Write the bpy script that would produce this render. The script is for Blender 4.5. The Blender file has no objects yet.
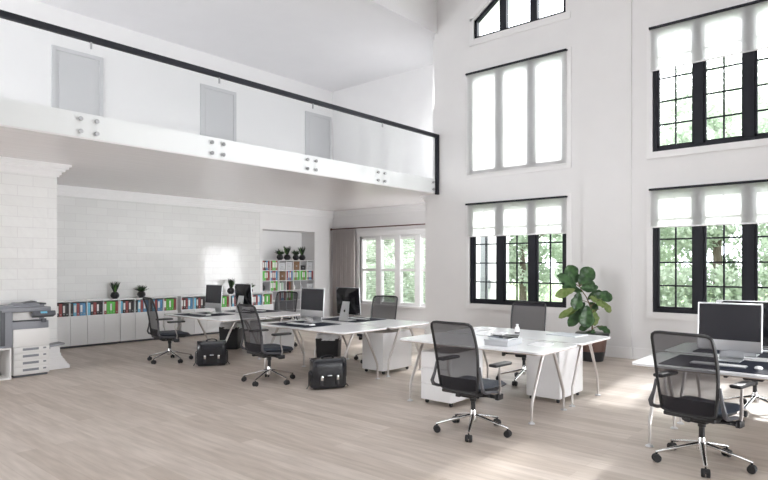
import bpy, bmesh, math, random
from mathutils import Vector, Matrix, Euler
random.seed(7)
PI = math.pi
C = bpy.context.scene.collection
scn = bpy.context.scene

# ------------------------------------------------------------------ materials
def new_mat(name):
    m = bpy.data.materials.new(name); m.use_nodes = True
    nt = m.node_tree
    return m, nt, nt.nodes['Principled BSDF']
def mat(name, col, rough=.5, metal=0.0, spec=.5, coat=0.0, noise=0.0, nscale=30.0, bump=0.0):
    m, nt, p = new_mat(name)
    p.inputs['Base Color'].default_value = (*col, 1)
    p.inputs['Roughness'].default_value = rough
    p.inputs['Metallic'].default_value = metal
    p.inputs['Specular IOR Level'].default_value = spec
    p.inputs['Coat Weight'].default_value = coat
    tc = nt.nodes.new('ShaderNodeTexCoord')
    nz = nt.nodes.new('ShaderNodeTexNoise'); nz.inputs['Scale'].default_value = nscale
    nt.links.new(tc.outputs['Object'], nz.inputs['Vector'])
    mx = nt.nodes.new('ShaderNodeMixRGB'); mx.blend_type = 'MULTIPLY'
    mx.inputs['Fac'].default_value = noise
    mx.inputs['Color1'].default_value = (*col, 1)
    nt.links.new(nz.outputs['Fac'], mx.inputs['Color2'])
    if noise > 0: nt.links.new(mx.outputs['Color'], p.inputs['Base Color'])
    if bump > 0:
        b = nt.nodes.new('ShaderNodeBump'); b.inputs['Strength'].default_value = bump
        b.inputs['Distance'].default_value = .01
        nt.links.new(nz.outputs['Fac'], b.inputs['Height']); nt.links.new(b.outputs['Normal'], p.inputs['Normal'])
    return m

M = {}
M['plaster'] = mat('white_plaster', (.86,.85,.85), .7, noise=.04, nscale=3, bump=.02)
M['trim'] = mat('white_trim', (.88,.87,.87), .45)
M['ceiling'] = mat('white_ceiling', (.86,.85,.86), .75, noise=.04, nscale=2)
M['slabwhite'] = mat('white_fascia', (.88,.88,.88), .5)
M['door_grey'] = mat('grey_door_paint', (.60,.60,.61), .45)
M['black_frame'] = mat('black_window_paint', (.014,.015,.022), .5, spec=.3)
M['white_lam'] = mat('white_laminate', (.84,.84,.85), .28, noise=.03)
M['white_top'] = mat('white_desktop', (.88,.88,.9), .22)
M['desk_edge'] = mat('beige_desk_edge', (.50,.40,.34), .5)
M['chrome'] = mat('polished_chrome', (.82,.82,.82), .12, 1.0)
M['alu'] = mat('brushed_aluminium', (.72,.73,.75), .32, .9)
M['legmetal'] = mat('satin_leg_metal', (.62,.59,.575), .38, .7)
M['blackplastic'] = mat('black_plastic', (.018,.018,.020), .45)
M['darkgrey'] = mat('charcoal_plastic', (.075,.075,.085), .45)
M['seatfab'] = mat('dark_blue_seat_fabric', (.036,.050,.075), .5, noise=.4, nscale=180, bump=.3)  # dark fabric, the sky's bluish sheen is put into its colour
M['rubber'] = mat('black_rubber', (.02,.02,.022), .6)
M['screen'] = mat('dark_screen_glass', (.035,.035,.042), .22, spec=.4)
M['glossblack'] = mat('gloss_black_shell', (.012,.012,.015), .12)
M['pad'] = mat('navy_desk_pad', (.010,.014,.028), .75, spec=.2, bump=.1, nscale=90)
M['leather'] = mat('black_leather', (.010,.012,.018), .22, coat=.4, bump=.25, nscale=60)
M['blackleather_edge'] = mat('leather_piping', (.03,.03,.035), .4)
M['binblack'] = mat('black_wire_bin', (.012,.012,.014), .5, bump=.2, nscale=150)
M['liner'] = mat('white_bin_liner', (.78,.78,.80), .45, bump=.6, nscale=14)
M['cop_grey'] = mat('copier_grey', (.26,.27,.30), .45)
M['cop_dark'] = mat('copier_dark_grey', (.09,.095,.11), .4)
M['cop_white'] = mat('copier_white', (.80,.79,.78), .45)
M['cop_handle'] = mat('drawer_slot_grey', (.22,.23,.26), .5)
M['potblack'] = mat('black_ceramic', (.016,.017,.02), .3)
M['soil'] = mat('dark_soil', (.03,.022,.016), .95, bump=.6, nscale=60)
M['potbrown'] = mat('brown_woven_pot', (.16,.085,.065), .45, noise=.5, nscale=50, bump=.3)
M['leafdark'] = mat('succulent_green', (.012,.035,.010), .5, noise=.4, nscale=20)
M['leaflime'] = mat('succulent_lime_edge', (.09,.22,.04), .5)
M['stem'] = mat('plant_stem', (.16,.11,.06), .8)
M['label'] = mat('white_paper_label', (.82,.82,.80), .7)
M['paper'] = mat('white_paper', (.85,.85,.86), .7)
M['greybox'] = mat('grey_box_card', (.52,.53,.55), .6)
M['wicker'] = mat('tan_wicker', (.36,.22,.13), .8, noise=.6, nscale=90, bump=.6)
M['b_black'] = mat('binder_black', (.025,.022,.025), .45)
M['b_red'] = mat('binder_red', (.30,.06,.06), .45)
M['b_cyan'] = mat('binder_cyan', (.18,.52,.72), .45)
M['b_blue'] = mat('binder_blue', (.10,.27,.48), .45)
M['b_green'] = mat('binder_green', (.12,.50,.08), .45)
M['rodbrown'] = mat('brown_curtain_rod', (.12,.05,.04), .4)
M['steel'] = mat('stud_steel', (.45,.45,.46), .3, .9)
M['extwhite'] = mat('white_render_outside', (.85,.85,.85), .8)
M['extpipe'] = mat('grey_drainpipe', (.2,.21,.22), .5)
M['grass'] = mat('mown_grass', (.14,.22,.07), .95, noise=.5, nscale=4)
M['bark'] = mat('tree_bark', (.16,.13,.10), .9)

def leaf_mat(name, c1, c2, trans=.35, scale=1.5, rough=.55):
    m, nt, p = new_mat(name)
    tc = nt.nodes.new('ShaderNodeTexCoord'); nz = nt.nodes.new('ShaderNodeTexNoise')
    nz.inputs['Scale'].default_value = scale; nt.links.new(tc.outputs['Object'], nz.inputs['Vector'])
    r = nt.nodes.new('ShaderNodeValToRGB')
    r.color_ramp.elements[0].position = .38; r.color_ramp.elements[0].color = (*c1, 1)
    r.color_ramp.elements[1].position = .62; r.color_ramp.elements[1].color = (*c2, 1)
    nt.links.new(nz.outputs['Fac'], r.inputs['Fac']); nt.links.new(r.outputs['Color'], p.inputs['Base Color'])
    p.inputs['Roughness'].default_value = rough
    t = nt.nodes.new('ShaderNodeBsdfTranslucent'); nt.links.new(r.outputs['Color'], t.inputs['Color'])
    mix = nt.nodes.new('ShaderNodeMixShader'); mix.inputs['Fac'].default_value = trans
    nt.links.new(p.outputs[0], mix.inputs[1]); nt.links.new(t.outputs[0], mix.inputs[2])
    nt.links.new(mix.outputs[0], nt.nodes['Material Output'].inputs['Surface'])
    return m
M['tree1'] = leaf_mat('tree_leaves_pale', (.66,.72,.62), (.48,.56,.45), .45, .9)
M['tree2'] = leaf_mat('tree_leaves_mid', (.40,.48,.37), (.56,.63,.52), .45, .9)
M['fig_dark'] = leaf_mat('fig_leaf_dark', (.022,.065,.020), (.06,.14,.045), .15, 9, .38)
M['fig_light'] = leaf_mat('fig_leaf_light', (.20,.30,.08), (.32,.40,.15), .25, 9, .45)

def glass_mat(name, tint=(1,1,1), refl=.06, rmul=1.0):
    m, nt, p = new_mat(name); nt.nodes.remove(p)
    t = nt.nodes.new('ShaderNodeBsdfTransparent'); t.inputs['Color'].default_value = (*tint, 1)
    g = nt.nodes.new('ShaderNodeBsdfGlossy'); g.inputs['Roughness'].default_value = .02
    fr = nt.nodes.new('ShaderNodeFresnel'); fr.inputs['IOR'].default_value = 1.35
    mu = nt.nodes.new('ShaderNodeMath'); mu.operation = 'MULTIPLY'; mu.inputs[1].default_value = rmul
    nt.links.new(fr.outputs[0], mu.inputs[0])
    mix = nt.nodes.new('ShaderNodeMixShader')
    nt.links.new(mu.outputs[0], mix.inputs['Fac']); nt.links.new(t.outputs[0], mix.inputs[1]); nt.links.new(g.outputs[0], mix.inputs[2])
    nt.links.new(mix.outputs[0], nt.nodes['Material Output'].inputs['Surface'])
    return m
M['glass'] = glass_mat('window_glass')
M['railglass'] = glass_mat('balustrade_glass', (.985,.99,.99), rmul=.05)

def sheer_mat(name, col, trans_open, translucent=.6):
    m, nt, p = new_mat(name)
    p.inputs['Base Color'].default_value = (*col, 1); p.inputs['Roughness'].default_value = .9
    tl = nt.nodes.new('ShaderNodeBsdfTranslucent'); tl.inputs['Color'].default_value = (*col, 1)
    a = nt.nodes.new('ShaderNodeMixShader'); a.inputs['Fac'].default_value = translucent
    nt.links.new(p.outputs[0], a.inputs[1]); nt.links.new(tl.outputs[0], a.inputs[2])
    tr = nt.nodes.new('ShaderNodeBsdfTransparent')
    b = nt.nodes.new('ShaderNodeMixShader'); b.inputs['Fac'].default_value = trans_open
    nt.links.new(a.outputs[0], b.inputs[1]); nt.links.new(tr.outputs[0], b.inputs[2])
    nt.links.new(b.outputs[0], nt.nodes['Material Output'].inputs['Surface'])
    return m
M['shade'] = sheer_mat('roller_shade_fabric', (.97,.97,.97), .03, .8)
M['curtain'] = sheer_mat('curtain_fabric', (.80,.75,.74), .02, .35)
M['mesh'] = sheer_mat('chair_mesh_fabric', (.030,.028,.034), .25, .1)
M['mesh_dense'] = sheer_mat('chair_mesh_double', (.02,.02,.024), .08, .05)

def floor_mat():
    m, nt, p = new_mat('oak_floorboards')
    N = nt.nodes.new; L = nt.links.new
    tc = N('ShaderNodeTexCoord'); mp = N('ShaderNodeMapping'); mp.inputs['Rotation'].default_value = (0,0,PI/2)
    L(tc.outputs['Object'], mp.inputs['Vector'])
    br = N('ShaderNodeTexBrick'); br.offset = .37; br.inputs['Scale'].default_value = 1
    br.inputs['Brick Width'].default_value = 1.9; br.inputs['Row Height'].default_value = .16
    br.inputs['Mortar Size'].default_value = .0012; br.inputs['Mortar Smooth'].default_value = .6
    br.inputs['Color1'].default_value = (.49,.42,.365,1); br.inputs['Color2'].default_value = (.60,.53,.475,1)
    br.inputs['Mortar'].default_value = (.38,.30,.25,1)
    L(mp.outputs[0], br.inputs['Vector'])
    mp2 = N('ShaderNodeMapping'); mp2.inputs['Scale'].default_value = (9, .9, 1)
    L(tc.outputs['Object'], mp2.inputs['Vector'])
    nz = N('ShaderNodeTexNoise'); nz.inputs['Scale'].default_value = 2.2; nz.inputs['Detail'].default_value = 5
    L(mp2.outputs[0], nz.inputs['Vector'])
    r = N('ShaderNodeValToRGB'); r.color_ramp.elements[0].position = .3; r.color_ramp.elements[0].color = (.80,.78,.76,1)
    r.color_ramp.elements[1].position = .7; r.color_ramp.elements[1].color = (1.12,1.12,1.12,1)
    L(nz.outputs['Fac'], r.inputs['Fac'])
    mx = N('ShaderNodeMixRGB'); mx.blend_type = 'MULTIPLY'; mx.inputs['Fac'].default_value = .8
    L(br.outputs['Color'], mx.inputs['Color1']); L(r.outputs['Color'], mx.inputs['Color2'])
    L(mx.outputs[0], p.inputs['Base Color'])
    p.inputs['Roughness'].default_value = .42; p.inputs['Specular IOR Level'].default_value = .4
    b = N('ShaderNodeBump'); b.inputs['Strength'].default_value = .12; b.inputs['Distance'].default_value = .004
    L(nz.outputs['Fac'], b.inputs['Height']); L(b.outputs['Normal'], p.inputs['Normal'])
    return m
M['floor'] = floor_mat()

def tile_mat():
    m, nt, p = new_mat('glazed_white_brick_tile')
    N = nt.nodes.new; L = nt.links.new
    tc = N('ShaderNodeTexCoord'); sp = N('ShaderNodeSeparateXYZ'); cb = N('ShaderNodeCombineXYZ')
    L(tc.outputs['Object'], sp.inputs[0]); L(sp.outputs['Z'], cb.inputs['Y'])
    ad = N('ShaderNodeMath'); ad.operation = 'ADD'; L(sp.outputs['X'], ad.inputs[0]); L(sp.outputs['Y'], ad.inputs[1])
    L(ad.outputs[0], cb.inputs['X'])
    br = N('ShaderNodeTexBrick'); br.offset = .5; br.inputs['Scale'].default_value = 1
    br.inputs['Brick Width'].default_value = .42; br.inputs['Row Height'].default_value = .156
    br.inputs['Mortar Size'].default_value = .005; br.inputs['Mortar Smooth'].default_value = .4
    br.inputs['Color1'].default_value = (.80,.80,.79,1); br.inputs['Color2'].default_value = (.84,.84,.83,1)
    br.inputs['Mortar'].default_value = (.74,.73,.73,1)
    L(cb.outputs[0], br.inputs['Vector']); L(br.outputs['Color'], p.inputs['Base Color'])
    nz = N('ShaderNodeTexNoise'); nz.inputs['Scale'].default_value = 9; nz.inputs['Detail'].default_value = 1.5
    L(tc.outputs['Object'], nz.inputs['Vector'])
    b = N('ShaderNodeBump'); b.inputs['Strength'].default_value = .35; b.inputs['Distance'].default_value = .012
    L(nz.outputs['Fac'], b.inputs['Height'])
    inv = N('ShaderNodeMath'); inv.operation = 'SUBTRACT'; inv.inputs[0].default_value = 1; L(br.outputs['Fac'], inv.inputs[1])
    b2 = N('ShaderNodeBump'); b2.inputs['Strength'].default_value = .3; b2.inputs['Distance'].default_value = .002
    L(inv.outputs[0], b2.inputs['Height']); L(b.outputs['Normal'], b2.inputs['Normal'])
    L(b2.outputs['Normal'], p.inputs['Normal'])
    p.inputs['Roughness'].default_value = .07; p.inputs['Specular IOR Level'].default_value = .7; p.inputs['Coat Weight'].default_value = .3; p.inputs['Coat IOR'].default_value = 2.1; p.inputs['Coat Roughness'].default_value = .03; L(b2.outputs['Normal'], p.inputs['Coat Normal'])
    return m
M['tile'] = tile_mat()

M['tile2'] = M['tile'].copy(); M['tile2'].name = 'satin_white_brick_tile'
_p = M['tile2'].node_tree.nodes['Principled BSDF']; _p.inputs['Roughness'].default_value = .45; _p.inputs['Coat Weight'].default_value = 0; _p.inputs['Specular IOR Level'].default_value = .4
def soffit_mat():
    m, nt, p = new_mat('lacquered_soffit')
    N = nt.nodes.new; L = nt.links.new
    p.inputs['Base Color'].default_value = (.84,.80,.80,1); p.inputs['Roughness'].default_value = .26; p.inputs['Specular IOR Level'].default_value = .6
    tc = N('ShaderNodeTexCoord'); mp = N('ShaderNodeMapping'); mp.inputs['Scale'].default_value = (.6, 5, 1)
    L(tc.outputs['Object'], mp.inputs['Vector'])
    nz = N('ShaderNodeTexNoise'); nz.inputs['Scale'].default_value = 2; L(mp.outputs[0], nz.inputs['Vector'])
    b = N('ShaderNodeBump'); b.inputs['Strength'].default_value = .35; b.inputs['Distance'].default_value = .01
    L(nz.outputs['Fac'], b.inputs['Height']); L(b.outputs['Normal'], p.inputs['Normal'])
    return m
M['soffit'] = soffit_mat()

# ------------------------------------------------------------------ mesh helpers
class MB:
    """collects shapes into one mesh"""
    def __init__(s): s.bm = bmesh.new(); s.mi = 0
    def _new(s, faces):
        for f in faces: f.material_index = s.mi
    def box(s, lo, hi, bev=0.0, seg=2, rot=None, piv=None, taper=None):
        lo = Vector(lo); hi = Vector(hi); c = (lo+hi)/2; d = hi-lo
        r = bmesh.ops.create_cube(s.bm, size=1)
        vs = r['verts']
        for v in vs:
            v.co = Vector((v.co.x*d.x, v.co.y*d.y, v.co.z*d.z))
            if taper and v.co.z < 0: v.co.x *= taper; v.co.y *= taper
            v.co += c
        fs = list({f for v in vs for f in v.link_faces})
        if bev > 0:
            es = list({e for f in fs for e in f.edges})
            bb = min(bev, .49*min(d))
            r = bmesh.ops.bevel(s.bm, geom=es, offset=bb, segments=seg, affect='EDGES', profile=.5)
            vs = list({v for f in r['faces'] for v in f.verts} | {v for v in vs if v.is_valid})
            fs = list({f for v in vs for f in v.link_faces})
        if rot is not None:
            pv = Vector(piv) if piv is not None else c
            R = Euler(rot).to_matrix()
            for v in vs: v.co = pv + R @ (v.co-pv)
        s._new(fs); return s
    def tube(s, pts, r, n=8, close=False, flat=1.0):
        pts = [Vector(p) for p in pts]
        rs = r if isinstance(r, (list, tuple)) else [r]*len(pts)
        rings = []; K = len(pts); up = None
        for i, p in enumerate(pts):
            if close: t = pts[(i+1)%K]-pts[i-1]
            else: t = pts[min(i+1,K-1)]-pts[max(i-1,0)]
            t.normalize()
            if up is None:
                up = Vector((0,0,1)) if abs(t.z) < .9 else Vector((1,0,0))
            a = t.cross(up)
            if a.length < 1e-4: a = t.cross(Vector((0,1,0)))
            a.normalize(); b = a.cross(t).normalized(); up = b
            rings.append([s.bm.verts.new(p + (a*math.cos(2*PI*k/n) + b*flat*math.sin(2*PI*k/n))*rs[i]) for k in range(n)])
        fs = []
        for i in range(K if close else K-1):
            A = rings[i]; B = rings[(i+1)%K]
            for k in range(n):
                fs.append(s.bm.faces.new((A[k], A[(k+1)%n], B[(k+1)%n], B[k])))
        if not close:
            fs.append(s.bm.faces.new(rings[0][::-1])); fs.append(s.bm.faces.new(rings[-1]))
        s._new(fs); return s
    def lathe(s, prof, c=(0,0,0), n=24, ax='z'):
        c = Vector(c); rings = []
        for r, h in prof:
            ring = []
            for k in range(n):
                a = 2*PI*k/n
                v = Vector((r*math.cos(a), r*math.sin(a), h))
                if ax == 'x': v = Vector((v.z, v.x, v.y))
                if ax == 'y': v = Vector((v.x, v.z, -v.y))
                ring.append(s.bm.verts.new(c+v))
            rings.append(ring)
        fs = []
        for A, B in zip(rings, rings[1:]):
            for k in range(n): fs.append(s.bm.faces.new((A[k], A[(k+1)%n], B[(k+1)%n], B[k])))
        fs.append(s.bm.faces.new(rings[0][::-1])); fs.append(s.bm.faces.new(rings[-1]))
        s._new(fs); return s
    def prism(s, poly, z0, z1, bev=0):
        a = [s.bm.verts.new((x,y,z0)) for x,y in poly]; b = [s.bm.verts.new((x,y,z1)) for x,y in poly]
        n = len(poly); fs = [s.bm.faces.new(a[::-1]), s.bm.faces.new(b)]
        for k in range(n): fs.append(s.bm.faces.new((a[k], a[(k+1)%n], b[(k+1)%n], b[k])))
        s._new(fs); return s
    def grid(s, rows, thick=None):
        V = [[s.bm.verts.new(p) for p in r] for r in rows]; fs = []
        for i in range(len(V)-1):
            for j in range(len(V[0])-1):
                fs.append(s.bm.faces.new((V[i][j], V[i][j+1], V[i+1][j+1], V[i+1][j])))
        s._new(fs); return s
    def poly(s, pts):
        s._new([s.bm.faces.new([s.bm.verts.new(p) for p in pts])]); return s
    def xform(s, mtx): s.bm.transform(mtx); return s
    def build(s, name, mats, parent=None, smooth=True, sub=0, solid=0):
        me = bpy.data.meshes.new(name)
        bmesh.ops.recalc_face_normals(s.bm, faces=s.bm.faces)
        s.bm.to_mesh(me); s.bm.free()
        for m in (mats if isinstance(mats, (list, tuple)) else [mats]): me.materials.append(m)
        o = bpy.data.objects.new(name, me); C.objects.link(o)
        if smooth:
            for f in me.polygons: f.use_smooth = True
            me.set_sharp_from_angle(angle=math.radians(38))
        if solid:
            md = o.modifiers.new('solid', 'SOLIDIFY'); md.thickness = solid; md.offset = 0
        if sub:
            md = o.modifiers.new('sub', 'SUBSURF'); md.levels = sub; md.render_levels = sub
        if parent: o.parent = parent
        return o

def tag(o, label, cat, group=None, kind=None):
    o['label'] = label; o['category'] = cat
    if group: o['group'] = group
    if kind: o['kind'] = kind
    return o
def empty(name, loc=(0,0,0), rz=0):
    o = bpy.data.objects.new(name, None); C.objects.link(o)
    o.location = loc; o.rotation_euler = (0,0,rz); o.empty_display_size = .1
    return o
def struct(o, label=None):
    o['kind'] = 'structure'
    if label: o['label'] = label
    return o
KIDS = {}
def copy_tree(o, parent=None):
    c = o.copy(); C.objects.link(c); c.parent = parent
    for ch in list(o.children): copy_tree(ch, c)
    return c
def place(proto, used, loc, rz):
    o = proto if not used else copy_tree(proto)
    o.location = loc; o.rotation_euler = (0,0,rz)
    return o

# ------------------------------------------------------------------ geometry constants (metres)
WX = 10.57           # window wall
BY = 7.65            # balcony edge
CY = 12.5            # long back wall
W2 = 12.1            # wall of the alcove window
SZ0, SZ1 = 3.18, 3.50

# floor / ground
struct(MB().box((-5.2,-3.2,-.1),(12.35,13.2,0)).build('floor', M['floor'], smooth=False), 'pale oak plank floor running the length of the hall')
g = MB().box((12.35,-30,-.35),(60,50,-.15)).build('ground', M['grass'], smooth=False)
struct(g, 'mown lawn outside the windows')
struct(MB().box((-5.2,-3.2,-.3),(12.3,13.2,-.1)).build('floor_slab', M['extwhite'], smooth=False))

# window wall (pierced) -------------------------------------------------------
wins_lo = [(4.68,6.80), (1.04,3.16), (-2.40,-.30)]
LZ = (.82, 2.89); UZ = (3.53, 5.60)
def roof_z(y):
    ridge = 2.35
    return 7.75 + .60*((BY-y) if y >= ridge else (y-(2*ridge-BY)))
wall = MB()
ys = [-3.0]
for a, b in sorted(wins_lo): ys += [a, b]
ys += [7.72]
TH = .25
for i in range(0, len(ys), 2):      # solid piers
    wall.box((WX, ys[i], 0), (WX+TH, ys[i+1], 6.33))
for a, b in wins_lo:
    wall.box((WX,a,0),(WX+TH,b,LZ[0])); wall.box((WX,a,LZ[1]),(WX+TH,b,UZ[0])); wall.box((WX,a,UZ[1]),(WX+TH,b,6.33))
# gable above z=6.33 with a three-light raked window opening
def gable_piece(y0, y1, zb0, zb1, zt0, zt1):
    bm = wall.bm
    vs = []
    for x in (WX, WX+TH):
        vs.append([bm.verts.new((x,y0,zb0)), bm.verts.new((x,y1,zb1)), bm.verts.new((x,y1,zt1)), bm.verts.new((x,y0,zt0))])
    a, b = vs
    bm.faces.new(a); bm.faces.new(b[::-1])
    for k in range(4): bm.faces.new((a[k], b[k], b[(k+1)%4], a[(k+1)%4]))
AW0, AW1 = 4.70, 6.70            # raked window y range
def arch_top(y): return 6.72 + .72*(AW1-y)
gable_piece(6.70, 7.72, 6.33, 6.33, roof_z(6.70)+.1, roof_z(7.65)+.1)
gable_piece(AW0, AW1, arch_top(AW0), arch_top(AW1), roof_z(AW0)+.1, roof_z(AW1)+.1)
gable_piece(2.35, AW0, 6.33, 6.33, roof_z(2.35)+.1, roof_z(AW0)+.1)
gable_piece(-3.0, 2.35, 6.33, 6.33, roof_z(-2.95)+.1, roof_z(2.35)+.1)
struct(wall.build('wall_right', M['plaster'], smooth=False), 'tall white window wall of the hall')

# alcove return wall, alcove window wall, upper end wall
ret = MB().box((WX,7.72,0),(12.35,7.97,SZ0)).box((WX+TH,7.72,SZ0),(12.35,7.95,7.8))
struct(ret.build('wall_alcove_side', M['plaster'], smooth=False))
w2 = MB()
wy0, wy1, wz0, wz1 = 8.045, 11.42, .56, 2.42
w2.box((W2,7.97,0),(W2+.25,wy0,SZ0)).box((W2,wy1,0),(W2+.25,13.2,SZ0)).box((W2,wy0,0),(W2+.25,wy1,wz0)).box((W2,wy0,wz1),(W2+.25,wy1,SZ0))
w2.box((W2,7.95,SZ0),(W2+.25,12.75,6.9))
struct(w2.build('wall_alcove', M['plaster'], smooth=False), 'white alcove wall with the white window')

# long back wall: tiled part, plaster part, niche, pier
struct(MB().box((-5,CY,0),(9.48,CY+.2,SZ0)).build('wall_back', M['tile'], smooth=False), 'glazed white brick tile wall behind the low cabinets')
NX0, NX1, NZ = 9.56, 11.38, 2.56
pl = MB().box((9.48,CY-.004,0),(NX0,CY+.2,SZ0)).box((NX1,CY-.004,0),(W2,CY+.2,SZ0)).box((NX0,CY-.004,NZ),(NX1,CY+.2,SZ0))
pl.box((NX0-.1,13.05,0),(NX1+.1,13.15,NZ+.1)).box((NX0-.1,CY+.2,0),(NX0,13.05,NZ+.1)).box((NX1,CY+.2,0),(NX1+.1,13.05,NZ+.1)).box((NX0,CY+.2,NZ),(NX1,13.05,NZ+.1))
struct(pl.build('wall_niche', M['plaster'], smooth=False), 'white plaster wall with the bookshelf niche')
struct(MB().box((-5,CY,SZ1),(12.1,CY+.2,6.9)).build('wall_gallery', M['plaster'], smooth=False), 'white gallery wall with grey doors')
struct(MB().box((1.6,9.93,0),(3.64,CY,SZ0)).build('wall_pier', M['tile2'], smooth=False), 'tiled white pier behind the copier')
# pier plinth
pb = MB()
for k,(o_,z0,z1) in enumerate([(.16,0,.05),(.145,.05,.07),(.125,.07,.10),(.105,.10,.13),(.09,.13,.155),(.07,.155,.19),(.05,.19,.24),(.035,.24,.34)]):
    pb.box((1.55,9.93-o_*.5,z0),(3.64+o_*1.0,CY-.4,z1))
struct(pb.build('baseboard_pier', M['trim'], smooth=False))

# walls behind the viewer
struct(MB().box((-5.2,-3.2,0),(WX+TH,-3.0,8.0)).build('wall_front', M['plaster'], smooth=False))
wl = MB().box((-5.2,-3,0),(-5.0,CY,7.8)); wl.bm.faces.new([wl.bm.verts.new(p) for p in ((-5.05,-3,7.8),(-5.05,BY,7.8),(-5.05,2.35,11.1))])
struct(wl.build('wall_left', M['plaster'], smooth=False))
# mezzanine slab
struct(MB().box((-5,BY,SZ0+.02),(WX,CY,SZ1)).box((WX,7.97,SZ0+.02),(W2,CY,SZ1)).build('wall_fascia', M['slabwhite'], smooth=False), 'white edge of the mezzanine floor')
struct(MB().box((-5,BY+.005,SZ0),(WX,CY,SZ0+.02)).box((WX,7.97,SZ0),(W2,CY,SZ0+.02)).build('ceiling_soffit', M['soffit'], smooth=False), 'glossy underside of the mezzanine')
# gallery ceiling + header + roof planes
struct(MB().box((-5,BY,6.69),(WX,CY+.2,6.85)).box((WX,7.72,6.69),(W2+.25,CY+.2,7.3)).build('ceiling_gallery', M['ceiling'], smooth=False))
struct(MB().box((-5,BY,6.85),(WX,BY+.25,7.9)).build('wall_header', M['plaster'], smooth=False), 'white bulkhead above the gallery opening')
rf = MB()
def slope_slab(y0, y1, x0, x1):
    z0, z1 = roof_z(y0), roof_z(y1)
    bm = rf.bm; lo = [bm.verts.new(p) for p in ((x0,y0,z0),(x1,y0,z0),(x1,y1,z1),(x0,y1,z1))]
    hi = [bm.verts.new(v.co+Vector((0,0,.2))) for v in lo]
    bm.faces.new(lo[::-1]); bm.faces.new(hi)
    for k in range(4): bm.faces.new((lo[k], lo[(k+1)%4], hi[(k+1)%4], hi[k]))
slope_slab(2.35, 7.9, -5, WX+2.6); slope_slab(-3.2, 2.35, -5, WX+2.6)
struct(rf.build('ceiling_roof', M['ceiling'], smooth=False), 'white sloping ceiling and roof overhang')

# crown mouldings
def crown(name, x0, x1, y, z, end_r=False):
    b = MB()
    for o_, h0, h1 in [(.16,.0,.035),(.13,.035,.07),(.09,.07,.11),(.05,.11,.16),(.025,.16,.19)]:
        b.box((x0, y-o_, z-h1), (x1+(o_ if end_r else 0), y+.02, z-h0))
    return struct(b.build(name, M['trim'], smooth=False))
crown('trim_1', 3.64, W2, CY-.02, SZ0)
crown('trim_2', 1.6, 3.64, 9.93, SZ0, True)
b = MB()
for o_, h0, h1 in [(.13,0,.035),(.10,.035,.07),(.07,.07,.11),(.035,.11,.16)]:
    b.box((W2-o_,7.97,SZ0-h1),(W2+.01,CY,SZ0-h0)); b.box((WX-.0,7.97-.01,SZ0-h1),(W2,7.97+o_,SZ0-h0))
struct(b.build('trim_3', M['trim'], smooth=False))
# baseboards
struct(MB().box((WX-.03,-3,0),(WX,3.5,.19)).box((WX-.045,-3,.0),(WX-.03,3.5,.03)).box((WX-.03,4.35,0),(WX,7.72,.19)).box((WX-.075,3.47,0),(WX-.045,4.38,.19))
       .box((WX-.03,7.72,0),(WX,7.97,.19)).build('baseboard_right', M['trim'], smooth=False))
struct(MB().box((9.7,CY-.05,0),(9.56,CY-.02,.15)).box((NX1,CY-.05,0),(W2,CY-.02,.15)).box((W2-.03,7.97,0),(W2,CY,.15)).build('baseboard_back', M['trim'], smooth=False))
# shallow pilaster between the two window bays
struct(MB().box((WX-.03,3.5,0),(WX,4.35,roof_z(4.35))).build('trim_4', M['plaster'], smooth=False), 'shallow white pilaster between window bays')

# ------------------------------------------------------------------ windows
wn = [0]
def black_window(y0, y1, z0, z1, rod=True, shade_z=None, grid=True):
    """three casements with thin muntins; parts all under one window"""
    wn[0] += 1
    root = struct(empty('window_%d' % wn[0], (WX, (y0+y1)/2, z0)))
    def P(mb, n, m, **k):
        mb.xform(Matrix.Translation((-WX, -(y0+y1)/2, -z0))); return mb.build(n, m, root, **k)
    xf0, xf1 = WX+.025, WX+.105
    fr = MB(); T = .06
    fr.box((xf0,y0,z0),(xf1,y1,z0+T)).box((xf0,y0,z1-.04),(xf1,y1,z1)).box((xf0,y0,z0+T),(xf1,y0+T,z1-T)).box((xf0,y1-T,z0+T),(xf1,y1,z1-T))
    w = (y1-y0)/3
    for k in (1,2): fr.box((xf0-.01,y0+k*w-.065,z0+T),(xf1+.01,y0+k*w+.065,z1-T))
    P(fr, 'frame', M['black_frame'], smooth=False)
    for k in range(3):
        a = y0+k*w+(T if k == 0 else .065); b_ = y0+(k+1)*w-(T if k == 2 else .065)
        sa = MB(); s_ = .04
        X0, X1 = xf0+.015, xf1-.015
        sa.box((X0,a,z0+T),(X1,b_,z0+T+s_)).box((X0,a,z1-.065),(X1,b_,z1-.04)).box((X0,a,z0+T),(X1,a+s_,z1-T)).box((X0,b_-s_,z0+T),(X1,b_,z1-T))
        ym = (a+b_)/2; mz = .013
        if grid:
            sa.box((X0+.015,ym-mz,z0+T),(X1-.015,ym+mz,z1-T))
            n = 5
            for j in range(1, n):
                zz = z0+T+(z1-z0-2*T)*j/n
                sa.box((X0+.015,a,zz-mz),(X1-.015,b_,zz+mz))
        s1 = P(sa, 'sash', M['black_frame'], smooth=False)
        gl = MB().box((WX+.063,a+.01,z0+T+.01),(WX+.067,b_-.01,z1-T-.01))
        P(gl, 'pane', M['glass'], smooth=False)
    # white casing and sill on the room side
    cs = MB(); c = .09
    cs.box((WX-.015,y0-c,z0-c),(WX+.10,y0-.0,z1+.0)).box((WX-.015,y1,z0-c),(WX+.10,y1+c,z1)).box((WX-.022,y0-c,z0-c-.02),(WX+.10,y1+c,z0)).box((WX-.015,y0-c,z1),(WX+.10,y1+c,z1+.06))
    P(cs, 'casing', M['trim'], smooth=False)
    return root
black_window(4.68,6.80,*LZ); black_window(4.68,6.80,*UZ,grid=False)
black_window(1.04,3.16,*LZ); black_window(1.04,3.16,*UZ)
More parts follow.
